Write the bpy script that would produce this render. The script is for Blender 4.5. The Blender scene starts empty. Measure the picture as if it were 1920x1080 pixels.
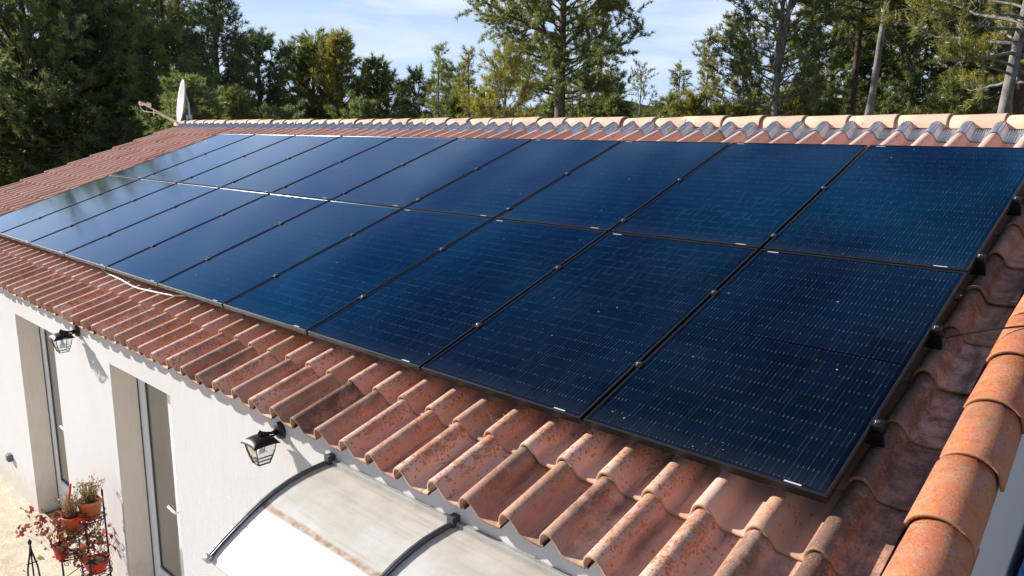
import bpy, math, random
import numpy as np
from mathutils import Vector, Matrix

# ------------------------------------------------------------------ scene, camera, light
SC = bpy.context.scene
COL = SC.collection
R = math.radians
random.seed(7)

F_PX, YAW, PITCH, ROLL = 1440.29, 0.73983, 0.19928, 0.010856
CAM = Vector((0.8311, -2.5006, 1.1938))
RP = 0.33404                                  # roof pitch
fw = Vector((-math.sin(YAW) * math.cos(PITCH), math.cos(YAW) * math.cos(PITCH), -math.sin(PITCH)))
rt0 = Vector((math.cos(YAW), math.sin(YAW), 0))
up0 = rt0.cross(fw)
RT = rt0 * math.cos(ROLL) + up0 * math.sin(ROLL)
UP = up0 * math.cos(ROLL) - rt0 * math.sin(ROLL)
cd = bpy.data.cameras.new('camera')
cam = bpy.data.objects.new('camera', cd)
COL.objects.link(cam)
m = Matrix((RT, UP, -fw)).transposed().to_4x4()
m.translation = CAM
cam.matrix_world = m
cd.lens = F_PX / 1920 * 36
cd.sensor_width = 36
cd.clip_start = 0.05
cd.clip_end = 3000
SC.camera = cam

SUN_D = Vector((0.845, 0.335, -0.415)).normalized()      # direction the light travels
SUN_EL = math.asin(-SUN_D.z)
SUN_ROT = math.atan2(-SUN_D.x, -SUN_D.y)                 # from +Y towards +X
sl = bpy.data.lights.new('sun', 'SUN')
sl.energy = 5.0
sl.angle = R(0.53)
sl.color = (1.0, 0.94, 0.86)
sun = bpy.data.objects.new('sun', sl)
COL.objects.link(sun)
sun.rotation_euler = SUN_D.to_track_quat('-Z', 'Y').to_euler()

W = bpy.data.worlds.new('World')
SC.world = W
W.use_nodes = True
nt = W.node_tree
nt.nodes.clear()
out = nt.nodes.new('ShaderNodeOutputWorld')
bg = nt.nodes.new('ShaderNodeBackground')
bg.inputs['Strength'].default_value = 0.05
sky = nt.nodes.new('ShaderNodeTexSky')
sky.sky_type = 'NISHITA'
sky.sun_disc = False
sky.sun_elevation = SUN_EL
sky.sun_rotation = SUN_ROT
sky.air_density = 1.0
sky.dust_density = 0.35
sky.ozone_density = 1.3
# thin cirrus: streaky noise over the view direction
tc = nt.nodes.new('ShaderNodeTexCoord')
mp = nt.nodes.new('ShaderNodeMapping')
mp.inputs['Rotation'].default_value = (0.15, 0.1, 0.6)
mp.inputs['Scale'].default_value = (2.2, 2.2, 13.0)
nz = nt.nodes.new('ShaderNodeTexNoise')
nz.inputs['Scale'].default_value = 1.6
nz.inputs['Detail'].default_value = 7
nz.inputs['Roughness'].default_value = 0.55
nz.inputs['Distortion'].default_value = 0.6
rmp = nt.nodes.new('ShaderNodeMapRange')
rmp.inputs['From Min'].default_value = 0.45
rmp.inputs['From Max'].default_value = 0.75
rmp.inputs['To Max'].default_value = 0.8
mx = nt.nodes.new('ShaderNodeMix')
mx.data_type = 'RGBA'
mx.inputs['B'].default_value = (10.6, 11.6, 13.2, 1)
L = nt.links.new
L(tc.outputs['Generated'], mp.inputs['Vector'])
L(mp.outputs['Vector'], nz.inputs['Vector'])
L(nz.outputs['Fac'], rmp.inputs['Value'])
L(rmp.outputs['Result'], mx.inputs['Factor'])
tint = nt.nodes.new('ShaderNodeMix')
tint.data_type = 'RGBA'
tint.blend_type = 'MULTIPLY'
tint.inputs['Factor'].default_value = 1.0
tint.inputs['B'].default_value = (0.95, 1.0, 1.30, 1)
L(sky.outputs['Color'], tint.inputs['A'])
# the air is paler and brighter low over the horizon
sep = nt.nodes.new('ShaderNodeSeparateXYZ')
low = nt.nodes.new('ShaderNodeMapRange')
low.interpolation_type = 'SMOOTHSTEP'
low.inputs['From Min'].default_value = 0.52
low.inputs['From Max'].default_value = -0.02
low.inputs['To Max'].default_value = 0.9
hz = nt.nodes.new('ShaderNodeMix')
hz.data_type = 'RGBA'
hz.inputs['B'].default_value = (7.6, 9.7, 13.0, 1)
L(tc.outputs['Generated'], sep.inputs['Vector'])
L(sep.outputs['Z'], low.inputs['Value'])
L(low.outputs['Result'], hz.inputs['Factor'])
L(tint.outputs['Result'], hz.inputs['A'])
L(hz.outputs['Result'], mx.inputs['A'])
L(mx.outputs['Result'], bg.inputs['Color'])
L(bg.outputs['Background'], out.inputs['Surface'])

SC.view_settings.view_transform = 'Standard'
SC.view_settings.look = 'None'
SC.view_settings.gamma = 1
SC.view_settings.use_curve_mapping = False
SC.view_settings.exposure = 0.82
SC.cycles.diffuse_bounces = 3

# ------------------------------------------------------------------ helpers
GROUND_Z = -2.78
S_ = Vector((0, math.cos(RP), math.sin(RP)))
N_ = Vector((0, -math.sin(RP), math.cos(RP)))
ROOFM = Matrix(((1, 0, 0), tuple(S_), tuple(N_))).transposed()   # (u, v, n) -> world


def roofp(u, v, n):
    return ROOFM @ Vector((u, v, n))


def away(px, dist):
    """a spot on the ground `dist` metres from the camera in the direction of column px"""
    d = RT * (px - 960) / F_PX + fw + UP * 0.2
    d.z = 0
    d.normalize()
    return Vector((CAM.x, CAM.y, 0)) + d * dist


class MB:
    def __init__(self):
        self.v, self.f, self.s = [], [], []

    def add(self, verts, faces, smooth=False):
        o = len(self.v)
        self.v += [tuple(p) for p in verts]
        self.f += [tuple(i + o for i in f) for f in faces]
        self.s += [smooth] * len(faces)

    def box(self, a, b, M=None):
        x0, y0, z0 = a
        x1, y1, z1 = b
        vs = [Vector(p) for p in ((x0, y0, z0), (x1, y0, z0), (x1, y1, z0), (x0, y1, z0), (x0, y0, z1), (x1, y0, z1), (x1, y1, z1), (x0, y1, z1))]
        if M is not None:
            vs = [M @ p for p in vs]
        self.add(vs, [(0, 3, 2, 1), (4, 5, 6, 7), (0, 1, 5, 4), (1, 2, 6, 5), (2, 3, 7, 6), (3, 0, 4, 7)])

    def tube(self, pts, rad, n=8, cap=True, smooth=True, M=None):
        pts = [Vector(p) for p in pts]
        if M is not None:
            pts = [M @ p for p in pts]
        if not hasattr(rad, '__len__'):
            rad = [rad] * len(pts)
        ref = Vector((0.31, 0.17, 0.93)).normalized()
        vs, fs = [], []
        for i, p in enumerate(pts):
            t = (pts[min(i + 1, len(pts) - 1)] - pts[max(i - 1, 0)])
            t = t.normalized() if t.length > 1e-9 else Vector((0, 0, 1))
            rf = ref if abs(t.dot(ref)) < 0.97 else Vector((1, 0, 0))
            a = t.cross(rf).normalized()
            b = t.cross(a)
            for k in range(n):
                w = 2 * math.pi * k / n
                vs.append(p + (a * math.cos(w) + b * math.sin(w)) * rad[i])
        for i in range(len(pts) - 1):
            for k in range(n):
                q = (k + 1) % n
                fs.append((i * n + k, i * n + q, (i + 1) * n + q, (i + 1) * n + k))
        self.add(vs, fs, smooth)
        if cap:
            o = len(self.v) - len(vs)
            self.f += [tuple(o + k for k in range(n))[::-1], tuple(o + (len(pts) - 1) * n + k for k in range(n))]
            self.s += [False, False]

    def lathe(self, prof, n=20, M=None, smooth=True):
        vs, fs = [], []
        for r, z in prof:
            for k in range(n):
                w = 2 * math.pi * k / n
                vs.append(Vector((r * math.cos(w), r * math.sin(w), z)))
        if M is not None:
            vs = [M @ p for p in vs]
        for i in range(len(prof) - 1):
            for k in range(n):
                q = (k + 1) % n
                fs.append((i * n + k, i * n + q, (i + 1) * n + q, (i + 1) * n + k))
        self.add(vs, fs, smooth)

    def sheet(self, rows, thick=None, smooth=True):
        """grid of points (rows of equal length)"""
        nr, nc = len(rows), len(rows[0])
        vs = [p for r in rows for p in r]
        fs = [(i * nc + j, i * nc + j + 1, (i + 1) * nc + j + 1, (i + 1) * nc + j) for i in range(nr - 1) for j in range(nc - 1)]
        self.add(vs, fs, smooth)

    def build(self, name, mat, parent=None, loc=None, bevel=0):
        me = bpy.data.meshes.new(name)
        me.from_pydata(self.v, [], self.f)
        me.polygons.foreach_set('use_smooth', self.s)
        me.materials.append(mat)
        me.update()
        o = bpy.data.objects.new(name, me)
        COL.objects.link(o)
        if loc is not None:
            o.location = loc
        if parent is not None:
            o.parent = parent
        if bevel:
            b = o.modifiers.new('bevel', 'BEVEL')
            b.width = bevel
            b.segments = 2
            b.limit_method = 'ANGLE'
        return o


def np_mesh(name, verts, faces, mat, parent=None, smooth=False, attrs=None):
    """verts (n,3); faces (m,k) all k-gons; attrs {name:(domain, array)}"""
    me = bpy.data.meshes.new(name)
    n, (mf, k) = len(verts), faces.shape
    me.vertices.add(n)
    me.vertices.foreach_set('co', np.ascontiguousarray(verts, np.float32).ravel())
    me.loops.add(mf * k)
    me.loops.foreach_set('vertex_index', np.ascontiguousarray(faces, np.int32).ravel())
    me.polygons.add(mf)
    me.polygons.foreach_set('loop_start', np.arange(0, mf * k, k, dtype=np.int32))
    if smooth:
        me.polygons.foreach_set('use_smooth', np.ones(mf, bool))
    for an, (dom, arr) in (attrs or {}).items():
        a = me.attributes.new(an, 'FLOAT', dom)
        a.data.foreach_set('value', np.ascontiguousarray(arr, np.float32))
    me.materials.append(mat)
    me.update(calc_edges=True)
    o = bpy.data.objects.new(name, me)
    COL.objects.link(o)
    if parent is not None:
        o.parent = parent
    return o


def tag(o, label=None, cat=None, group=None, kind=None):
    if label: o['label'] = label
    if cat: o['category'] = cat
    if group: o['group'] = group
    if kind: o['kind'] = kind
    return o


def empty(name, loc=(0, 0, 0), rot=(0, 0, 0)):
    o = bpy.data.objects.new(name, None)
    o.empty_display_size = 0.1
    COL.objects.link(o)
    o.location = loc
    o.rotation_euler = rot
    return o


def kids(o):
    return [c for c in bpy.data.objects if c.parent is o]


def copy_tree(o, parent=None):
    c = o.copy()
    COL.objects.link(c)
    c.parent = parent
    for ch in kids(o):
        copy_tree(ch, c)
    return c


# ------------------------------------------------------------------ materials
class NT:
    """small node-graph writer"""
    def __init__(self, name):
        self.m = bpy.data.materials.new(name)
        self.m.use_nodes = True
        self.t = self.m.node_tree
        self.t.nodes.clear()
        self.out = self.t.nodes.new('ShaderNodeOutputMaterial')

    def n(self, ty, props=None, **ins):
        nd = self.t.nodes.new('ShaderNode' + ty)
        for k, v in (props or {}).items():
            setattr(nd, k, v)
        for k, v in ins.items():
            self.set(nd, k.replace('_', ' ') if k not in nd.inputs else k, v)
        return nd

    def set(self, nd, k, v):
        s = nd.inputs[k]
        if isinstance(v, bpy.types.NodeSocket):
            self.t.links.new(v, s)
        elif isinstance(v, bpy.types.Node):
            self.t.links.new(v.outputs[0], s)
        else:
            if isinstance(v, tuple) and len(v) == 3 and s.type == 'RGBA':
                v = v + (1,)
            s.default_value = v

    def math(self, op, a, b=0.0, c=None, clamp=False):
        nd = self.t.nodes.new('ShaderNodeMath')
        nd.operation = op
        nd.use_clamp = clamp
        for i, v in enumerate((a, b) if c is None else (a, b, c)):
            if isinstance(v, (bpy.types.NodeSocket, bpy.types.Node)):
                self.t.links.new(v if isinstance(v, bpy.types.NodeSocket) else v.outputs[0], nd.inputs[i])
            else:
                nd.inputs[i].default_value = v
        return nd.outputs[0]

    def mix(self, f, a, b, blend='MIX'):
        nd = self.t.nodes.new('ShaderNodeMix')
        nd.data_type = 'RGBA'
        nd.blend_type = blend
        self.set(nd, 'Factor', f)
        for k, v in (('A', a), ('B', b)):
            s = [i for i in nd.inputs if i.name == k and i.type == 'RGBA'][0]
            if isinstance(v, bpy.types.NodeSocket):
                self.t.links.new(v, s)
            elif isinstance(v, bpy.types.Node):
                self.t.links.new(v.outputs[0], s)
            else:
                s.default_value = (v + (1,)) if len(v) == 3 else v
        return [o for o in nd.outputs if o.type == 'RGBA'][0]

    def ramp(self, v, a, b, lo=0.0, hi=1.0):
        nd = self.n('MapRange', {'interpolation_type': 'SMOOTHSTEP'})
        self.set(nd, 'Value', v)
        nd.inputs['From Min'].default_value = a
        nd.inputs['From Max'].default_value = b
        nd.inputs['To Min'].default_value = lo
        nd.inputs['To Max'].default_value = hi
        return nd.outputs[0]

    def coord(self, kind='Object', scale=None):
        t = self.n('TexCoord').outputs[kind]
        if scale:
            mp = self.n('Mapping')
            self.set(mp, 'Vector', t)
            mp.inputs['Scale'].default_value = scale
            return mp.outputs[0]
        return t

    def noise(self, vec, scale, detail=4, rough=0.55, dist=0.0):
        nd = self.n('TexNoise')
        self.set(nd, 'Vector', vec)
        nd.inputs['Scale'].default_value = scale
        nd.inputs['Detail'].default_value = detail
        nd.inputs['Roughness'].default_value = rough
        nd.inputs['Distortion'].default_value = dist
        return nd.outputs[0]

    def attr(self, name):
        a = self.n('Attribute')
        a.attribute_name = name
        return a.outputs['Fac']

    def bump(self, h, strength=0.3, dist=0.01):
        b = self.n('Bump')
        self.set(b, 'Height', h)
        b.inputs['Strength'].default_value = strength
        b.inputs['Distance'].default_value = dist
        return b.outputs[0]

    def bsdf(self, **k):
        p = self.n('BsdfPrincipled')
        for a, v in k.items():
            self.set(p, a.replace('_', ' '), v)
        return p

    def done(self, sh):
        self.t.links.new(sh.outputs[0] if isinstance(sh, bpy.types.Node) else sh, self.out.inputs['Surface'])
        return self.m


def simple(name, col, rough=0.5, metal=0.0, var=0.12, scale=9.0, bump=0.0, bscale=60.0, **kw):
    g = NT(name)
    c = g.coord()
    nz_ = g.noise(c, scale)
    dark = tuple(x * (1 - var) for x in col)
    lite = tuple(min(1, x * (1 + var)) for x in col)
    k = dict(Base_Color=g.mix(g.ramp(nz_, 0.3, 0.7), dark, lite), Roughness=rough, Metallic=metal)
    k.update(kw)
    if bump:
        k['Normal'] = g.bump(g.noise(c, bscale, 3), bump, 0.004)
    return g.done(g.bsdf(**k))


def mat_tile(name, base, dirt=1.0, lich=1.0, patches=False):
    g = NT(name)
    c = g.coord()
    rnd, ty, cr, age_shade = g.attr('rnd'), g.attr('ty'), g.attr('crest'), g.attr('age_shade')
    big = g.noise(c, 3.0, 4)
    mid = g.noise(c, 14.0, 5, 0.6)
    fine = g.noise(c, 90.0, 4, 0.65)
    # fired clay: each tile its own tint
    a = (base[0] * 0.74, base[1] * 0.66, base[2] * 0.62)
    b = (min(1, base[0] * 1.12), base[1] * 1.34, base[2] * 1.45)
    col = g.mix(rnd, a, b)
    col = g.mix(g.ramp(big, 0.35, 0.7, 0.0, 0.30), col, (base[0] * 0.9, base[1] * 0.75, base[2] * 0.62))
    col = g.mix(g.ramp(mid, 0.35, 0.75, 0, 0.22), col, (0.62, 0.46, 0.36))
    wk = 0.0 if patches else 1.0
    # sunlit highlights painted into the crests; the younger upper courses are paler
    col = g.mix(g.math('MULTIPLY', g.ramp(cr, 0.35, 1.0, 0, 0.38 * wk), g.ramp(big, 0.3, 0.6, 0.4, 1.0)), col, (0.74, 0.50, 0.39))
    col = g.mix(g.ramp(age_shade, 0.30, 0.06, 0, 0.35 * wk), col, (0.72, 0.44, 0.34))
    # a few tiles of a browner batch
    col = g.mix(g.ramp(rnd, 0.90, 0.92, 0, 0.55), col, (0.30, 0.145, 0.06))
    # grey crust of old growth on the crests, above the clean lower lip
    up = g.math('MULTIPLY', g.ramp(ty, 0.10, 0.45), g.ramp(cr, 0.15, 0.75))
    crust = g.math('MULTIPLY', g.math('MULTIPLY', up, age_shade), g.ramp(g.math('ADD', mid, g.math('MULTIPLY', fine, 0.5)), 0.56, 0.84))
    col = g.mix(g.math('MULTIPLY', crust, 0.80 * dirt), col, g.mix(g.ramp(big, 0.4, 0.6), (0.33, 0.24, 0.165), (0.27, 0.15, 0.095)))
    # strip beside the panels: dark crust, with the panels' shade painted in
    black = g.math('MULTIPLY', g.ramp(age_shade, 1.08, 1.5), g.ramp(g.math('ADD', g.math('ADD', mid, g.math('MULTIPLY', fine, 0.5)), g.math('MULTIPLY', cr, 0.35)), 0.50, 0.98))
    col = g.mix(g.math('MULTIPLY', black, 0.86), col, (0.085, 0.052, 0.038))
    col = g.mix(g.ramp(age_shade, 1.70, 1.9, 0, 0.4), col, (0.060, 0.036, 0.026))
    # orange lichen dots
    vo = g.n('TexVoronoi')
    warp = g.n('TexNoise')
    g.set(warp, 'Vector', c)
    warp.inputs['Scale'].default_value = 60.0
    wadd = g.n('VectorMath', {'operation': 'MULTIPLY_ADD'})
    g.t.links.new(warp.outputs['Color'], wadd.inputs[0])
    wadd.inputs[1].default_value = (0.016, 0.016, 0.016)
    g.t.links.new(c, wadd.inputs[2])
    g.set(vo, 'Vector', wadd.outputs[0])
    vo.inputs['Scale'].default_value = 84.0
    vo.inputs['Randomness'].default_value = 1.0
    cell = g.n('SeparateColor')
    g.set(cell, 'Color', vo.outputs['Color'])
    size = g.math('MULTIPLY', g.math('POWER', cell.outputs[0], 1.6), 0.95)
    dot = g.math('LESS_THAN', g.math('ADD', vo.outputs['Distance'], g.math('MULTIPLY', g.math('SUBTRACT', fine, 0.5), 0.5)), size)
    dens = g.math('MULTIPLY', g.math('MULTIPLY', g.math('MULTIPLY', g.math('MINIMUM', age_shade, 1.0), g.ramp(cr, 0.0, 0.6, 0.12, 1)), g.ramp(ty, 0.02, 0.35, 0.25, 1)), g.ramp(g.noise(c, 7.0, 3), 0.33, 0.58))
    dot = g.math('MULTIPLY', dot, g.math('SUBTRACT', 1.0, g.math('MULTIPLY', black, 0.75)))
    dmask = g.math('MULTIPLY', dot, g.math('LESS_THAN', cell.outputs[1], g.math('MULTIPLY', dens, 2.0 * lich)))
    lc = g.mix(cell.outputs[2], (0.48, 0.085, 0.018), g.mix(cell.outputs[0], (0.20, 0.085, 0.040), (0.54, 0.22, 0.05)))
    col = g.mix(g.math('MULTIPLY', dmask, 0.85), col, lc)
    if patches:
        pm = g.math('MULTIPLY', g.ramp(g.noise(c, 9.0, 6, 0.7, 0.6), 0.50, 0.62), g.ramp(fine, 0.36, 0.56))
        sk = g.math('MULTIPLY', g.ramp(g.noise(c, 6.0, 6, 0.7, 0.8), 0.52, 0.66), g.ramp(mid, 0.35, 0.6))
        col = g.mix(g.math('MULTIPLY', sk, 0.55), col, (0.17, 0.09, 0.055))
        pm = g.math('MULTIPLY', pm, g.ramp(ty, 0.65, 0.03, 0.25, 1.0))
        col = g.mix(g.math('MULTIPLY', pm, 0.85), col, (0.52, 0.17, 0.018))
    # brown edge along the lower lip
    col = g.mix(g.ramp(ty, 0.022, 0.0, 0, 0.55), col, (0.30, 0.19, 0.095))
    # second, tiny dark and pale specks
    v2 = g.n('TexVoronoi')
    g.set(v2, 'Vector', c)
    v2.inputs['Scale'].default_value = 190.0
    c2 = g.n('SeparateColor')
    g.set(c2, 'Color', v2.outputs['Color'])
    sp = g.math('LESS_THAN', v2.outputs['Distance'], g.math('MULTIPLY', c2.outputs[0], 0.42))
    spd = g.math('MULTIPLY', sp, g.math('LESS_THAN', c2.outputs[1], g.math('MULTIPLY', g.math('ADD', dens, 0.06), 0.65 * dirt)))
    col = g.mix(g.math('MULTIPLY', spd, 0.75), col, g.mix(g.math('GREATER_THAN', c2.outputs[2], 0.8), (0.07, 0.045, 0.035), (0.50, 0.46, 0.38)))
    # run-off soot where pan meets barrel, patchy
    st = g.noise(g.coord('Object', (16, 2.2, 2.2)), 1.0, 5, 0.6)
    soot = g.math('MULTIPLY', g.ramp(st, 0.47, 0.72), g.math('MULTIPLY', g.math('MINIMUM', age_shade, 1.0), g.ramp(cr, 0.45, 0.02, 0, 0.85)))
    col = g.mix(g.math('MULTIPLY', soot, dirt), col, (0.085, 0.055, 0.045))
    hgt = g.math('ADD', g.math('MULTIPLY', fine, 0.6), g.math('ADD', mid, g.math('MULTIPLY', dmask, 0.35)))
    return g.done(g.bsdf(Base_Color=col, Roughness=g.ramp(mid, 0.2, 0.8, 0.62, 0.9), Specular_IOR_Level=0.35, Normal=g.bump(hgt, 0.35, 0.006)))


def mat_glass_panel():
    g = NT('photovoltaic_glass')
    uv = g.n('UVMap')
    sx = g.n('SeparateXYZ')
    g.set(sx, 'Vector', uv.outputs[0])
    u, v = sx.outputs[0], sx.outputs[1]               # metres inside the frame
    oi = g.n('ObjectInfo')
    GW, GH, MG = 1.010, 1.707, 0.016
    cu = g.math('DIVIDE', g.math('SUBTRACT', u, MG), (GW - 2 * MG) / 6)
    half = (GH - 2 * MG - 0.014) / 2
    upper = g.math('GREATER_THAN', v, GH / 2)
    vv = g.math('SUBTRACT', g.math('SUBTRACT', v, MG), g.math('MULTIPLY', upper, half + 0.014))
    cv = g.math('DIVIDE', vv, half / 10)
    inside = g.math('MULTIPLY', g.math('MULTIPLY', g.math('GREATER_THAN', vv, 0.0), g.math('LESS_THAN', vv, half)),
                    g.math('MULTIPLY', g.math('GREATER_THAN', cu, 0.0), g.math('LESS_THAN', cu, 6.0)))
    fu, fv = g.math('FRACT', cu), g.math('FRACT', cv)
    # gaps between cells
    gapu = g.math('GREATER_THAN', g.math('ABSOLUTE', g.math('SUBTRACT', fu, 0.5)), 0.494)
    gapv = g.math('GREATER_THAN', g.math('ABSOLUTE', g.math('SUBTRACT', fv, 0.5)), 0.485)
    # nine wires per cell run up the slope
    bu = g.math('ABSOLUTE', g.math('SUBTRACT', g.math('FRACT', g.math('MULTIPLY', fu, 9.0)), 0.5))
    wire = g.math('LESS_THAN', bu, 0.055)
    # solder tabs: short bright dashes where the wires cross from cell to cell
    tabv = g.math('ABSOLUTE', g.math('SUBTRACT', fv, 0.5))
    tab = g.math('MULTIPLY', g.math('LESS_THAN', bu, 0.07), g.math('GREATER_THAN', tabv, 0.42))
    # each cell and each wire a little different
    ids = g.n('CombineXYZ')
    g.set(ids, 'X', g.math('FLOOR', g.math('MULTIPLY', cu, 9.0)))
    g.set(ids, 'Y', g.math('FLOOR', g.math('ADD', cv, 0.5)))
    g.set(ids, 'Z', g.math('MULTIPLY', oi.outputs['Random'], 91.0))
    wn = g.n('TexWhiteNoise')
    g.set(wn, 'Vector', ids.outputs[0])
    idc = g.n('CombineXYZ')
    g.set(idc, 'X', g.math('FLOOR', cu))
    g.set(idc, 'Y', g.math('ADD', g.math('FLOOR', cv), g.math('MULTIPLY', upper, 20)))
    g.set(idc, 'Z', g.math('MULTIPLY', oi.outputs['Random'], 77.0))
    wc = g.n('TexWhiteNoise')
    g.set(wc, 'Vector', idc.outputs[0])
    col = g.mix(wc.outputs['Value'], (0.0013, 0.0032, 0.0085), (0.0024, 0.0052, 0.0135))
    idw = g.n('CombineXYZ')
    g.set(idw, 'X', g.math('FLOOR', g.math('MULTIPLY', cu, 9.0)))
    g.set(idw, 'Y', g.math('ADD', g.math('FLOOR', cv), 40))
    g.set(idw, 'Z', g.math('MULTIPLY', oi.outputs['Random'], 53.0))
    ww = g.n('TexWhiteNoise')
    g.set(ww, 'Vector', idw.outputs[0])
    col = g.mix(g.math('MULTIPLY', wire, g.ramp(ww.outputs['Value'], 0.5, 1.0, 0.15, 0.70)), col, (0.034, 0.044, 0.062))
    col = g.mix(g.math('MULTIPLY', tab, g.ramp(wn.outputs['Value'], 0.2, 1.0, 0.08, 0.8)), col, (0.115, 0.125, 0.135))
    col = g.mix(g.math('MULTIPLY', g.math('MAXIMUM', gapu, g.math('MULTIPLY', gapv, 0.4)), 0.8), col, (0.004, 0.005, 0.009))
    col = g.mix(g.math('SUBTRACT', 1.0, inside), col, (0.001, 0.0016, 0.004))
    # dust: a thin uneven film, smears, specks and droppings, thicker along the lower edge
    ow = g.n('CombineXYZ')
    g.set(ow, 'X', g.math('ADD', u, g.math('MULTIPLY', oi.outputs['Random'], 31.0)))
    g.set(ow, 'Y', v)
    g.set(ow, 'Z', g.math('MULTIPLY', oi.outputs['Random'], 17.0))
    p = ow.outputs[0]
    film = g.ramp(g.noise(p, 2.2, 5, 0.6), 0.35, 0.75)
    smear = g.ramp(g.noise(p, 9.0, 6, 0.7, 1.2), 0.60, 0.80)
    edge = g.ramp(v, 0.14, 0.0)
    vs = g.n('TexVoronoi')
    g.set(vs, 'Vector', p)
    vs.inputs['Scale'].default_value = 55.0
    cs = g.n('SeparateColor')
    g.set(cs, 'Color', vs.outputs['Color'])
    clump = g.ramp(g.noise(p, 3.3, 3), 0.60, 0.72)
    thr = g.math('ADD', 0.0018, g.math('MULTIPLY', clump, g.math('ADD', 0.05, g.math('MULTIPLY', edge, 0.35))))
    speck = g.math('MULTIPLY', g.math('LESS_THAN', cs.outputs[0], thr), g.math('LESS_THAN', vs.outputs['Distance'], g.math('MULTIPLY', cs.outputs[1], 0.27)))
    dust = g.math('ADD', g.math('ADD', g.math('MULTIPLY', film, 0.006), g.math('MULTIPLY', smear, 0.028)), g.math('MULTIPLY', edge, 0.02))
    col = g.mix(dust, col, (0.30, 0.36, 0.48))
    col = g.mix(g.math('MULTIPLY', speck, 0.45), col, (0.62, 0.62, 0.60))
    rough = g.math('ADD', g.ramp(film, 0, 1, 0.075, 0.115), g.math('MULTIPLY', speck, 0.3))
    nb = g.bump(g.noise(p, 260.0, 2), 0.025, 0.001)
    lw = g.n('LayerWeight')
    lw.inputs['Blend'].default_value = 0.5
    fc = lw.outputs['Facing']                       # 1 - cos of the viewing angle
    wgt = g.math('MULTIPLY', g.math('POWER', fc, 4.6), 1.6, clamp=True)
    # anti-reflection coating: what little it reflects is blue, white only at grazing angles
    refl = g.mix(g.ramp(fc, 0.62, 0.84), (0.012, 0.37, 0.74), (0.86, 0.95, 1.0))
    df = g.bsdf(Base_Color=col, Roughness=0.7, Specular_IOR_Level=0.0)
    gl = g.n('BsdfGlossy')
    g.set(gl, 'Color', refl)
    g.set(gl, 'Roughness', rough)
    g.set(gl, 'Normal', nb)
    mx_ = g.n('MixShader')
    g.set(mx_, 0, wgt)
    g.t.links.new(df.outputs[0], mx_.inputs[1])
    g.t.links.new(gl.outputs[0], mx_.inputs[2])
    return g.done(mx_)


def mat_wall(name, col):
    g = NT(name)
    c = g.coord()
    n1, n2, n3 = g.noise(c, 0.7, 4), g.noise(c, 9.0, 5), g.noise(c, 210.0, 3, 0.7)
    vert = g.noise(g.coord('Object', (55, 55, 7)), 1.0, 4, 0.6)
    cc = g.mix(g.ramp(n1, 0.3, 0.7), tuple(x * 0.93 for x in col), col)
    cc = g.mix(g.ramp(n2, 0.3, 0.75, 0, 0.10), cc, (0.60, 0.56, 0.50))
    cc = g.mix(g.ramp(vert, 0.35, 0.7, 0, 0.16), cc, (0.52, 0.50, 0.47))
    drip = g.noise(g.coord('Object', (9, 9, 0.5)), 1.0, 5, 0.65)
    cc = g.mix(g.ramp(drip, 0.55, 0.8, 0, 0.22), cc, (0.48, 0.44, 0.38))
    sz = g.n('SeparateXYZ')
    g.set(sz, 'Vector', c)
    low = g.ramp(g.math('ADD', sz.outputs[2], g.math('MULTIPLY', g.math('SUBTRACT', n2, 0.5), 0.7)), -2.30, -2.72)
    cc = g.mix(g.math('MULTIPLY', low, 0.40), cc, (0.40, 0.31, 0.21))
    h = g.math('ADD', n3, g.math('MULTIPLY', vert, 0.9))
    return g.done(g.bsdf(Base_Color=cc, Roughness=0.9, Specular_IOR_Level=0.2, Normal=g.bump(h, 0.5, 0.004)))


def mat_needle(name, dark, lite):
    g = NT(name)
    tone = g.attr('tone')
    col = g.mix(tone, dark, lite)
    d = g.n('BsdfDiffuse')
    g.set(d, 'Color', col)
    t = g.n('BsdfTranslucent')
    g.set(t, 'Color', g.mix(0.5, col, (lite[0], lite[1], lite[2] * 0.5)))
    gl = g.n('BsdfGlossy')
    g.set(gl, 'Color', (1, 1, 1))
    gl.inputs['Roughness'].default_value = 0.5
    a = g.n('MixShader')
    a.inputs[0].default_value = 0.52
    g.t.links.new(d.outputs[0], a.inputs[1])
    g.t.links.new(t.outputs[0], a.inputs[2])
    b = g.n('MixShader')
    b.inputs[0].default_value = 0.05
    g.t.links.new(a.outputs[0], b.inputs[1])
    g.t.links.new(gl.outputs[0], b.inputs[2])
    return g.done(b)


def mat_bark(name, a, b):
    g = NT(name)
    c = g.coord('Object', (1, 1, 0.35))
    n1, n2 = g.noise(c, 16.0, 6, 0.65), g.noise(c, 70.0, 4)
    col = g.mix(g.ramp(n1, 0.32, 0.68), a, b)
    col = g.mix(g.ramp(n2, 0.4, 0.8, 0, 0.35), col, tuple(x * 0.4 for x in a))
    return g.done(g.bsdf(Base_Color=col, Roughness=0.95, Specular_IOR_Level=0.1, Normal=g.bump(n1, 0.8, 0.03)))


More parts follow.
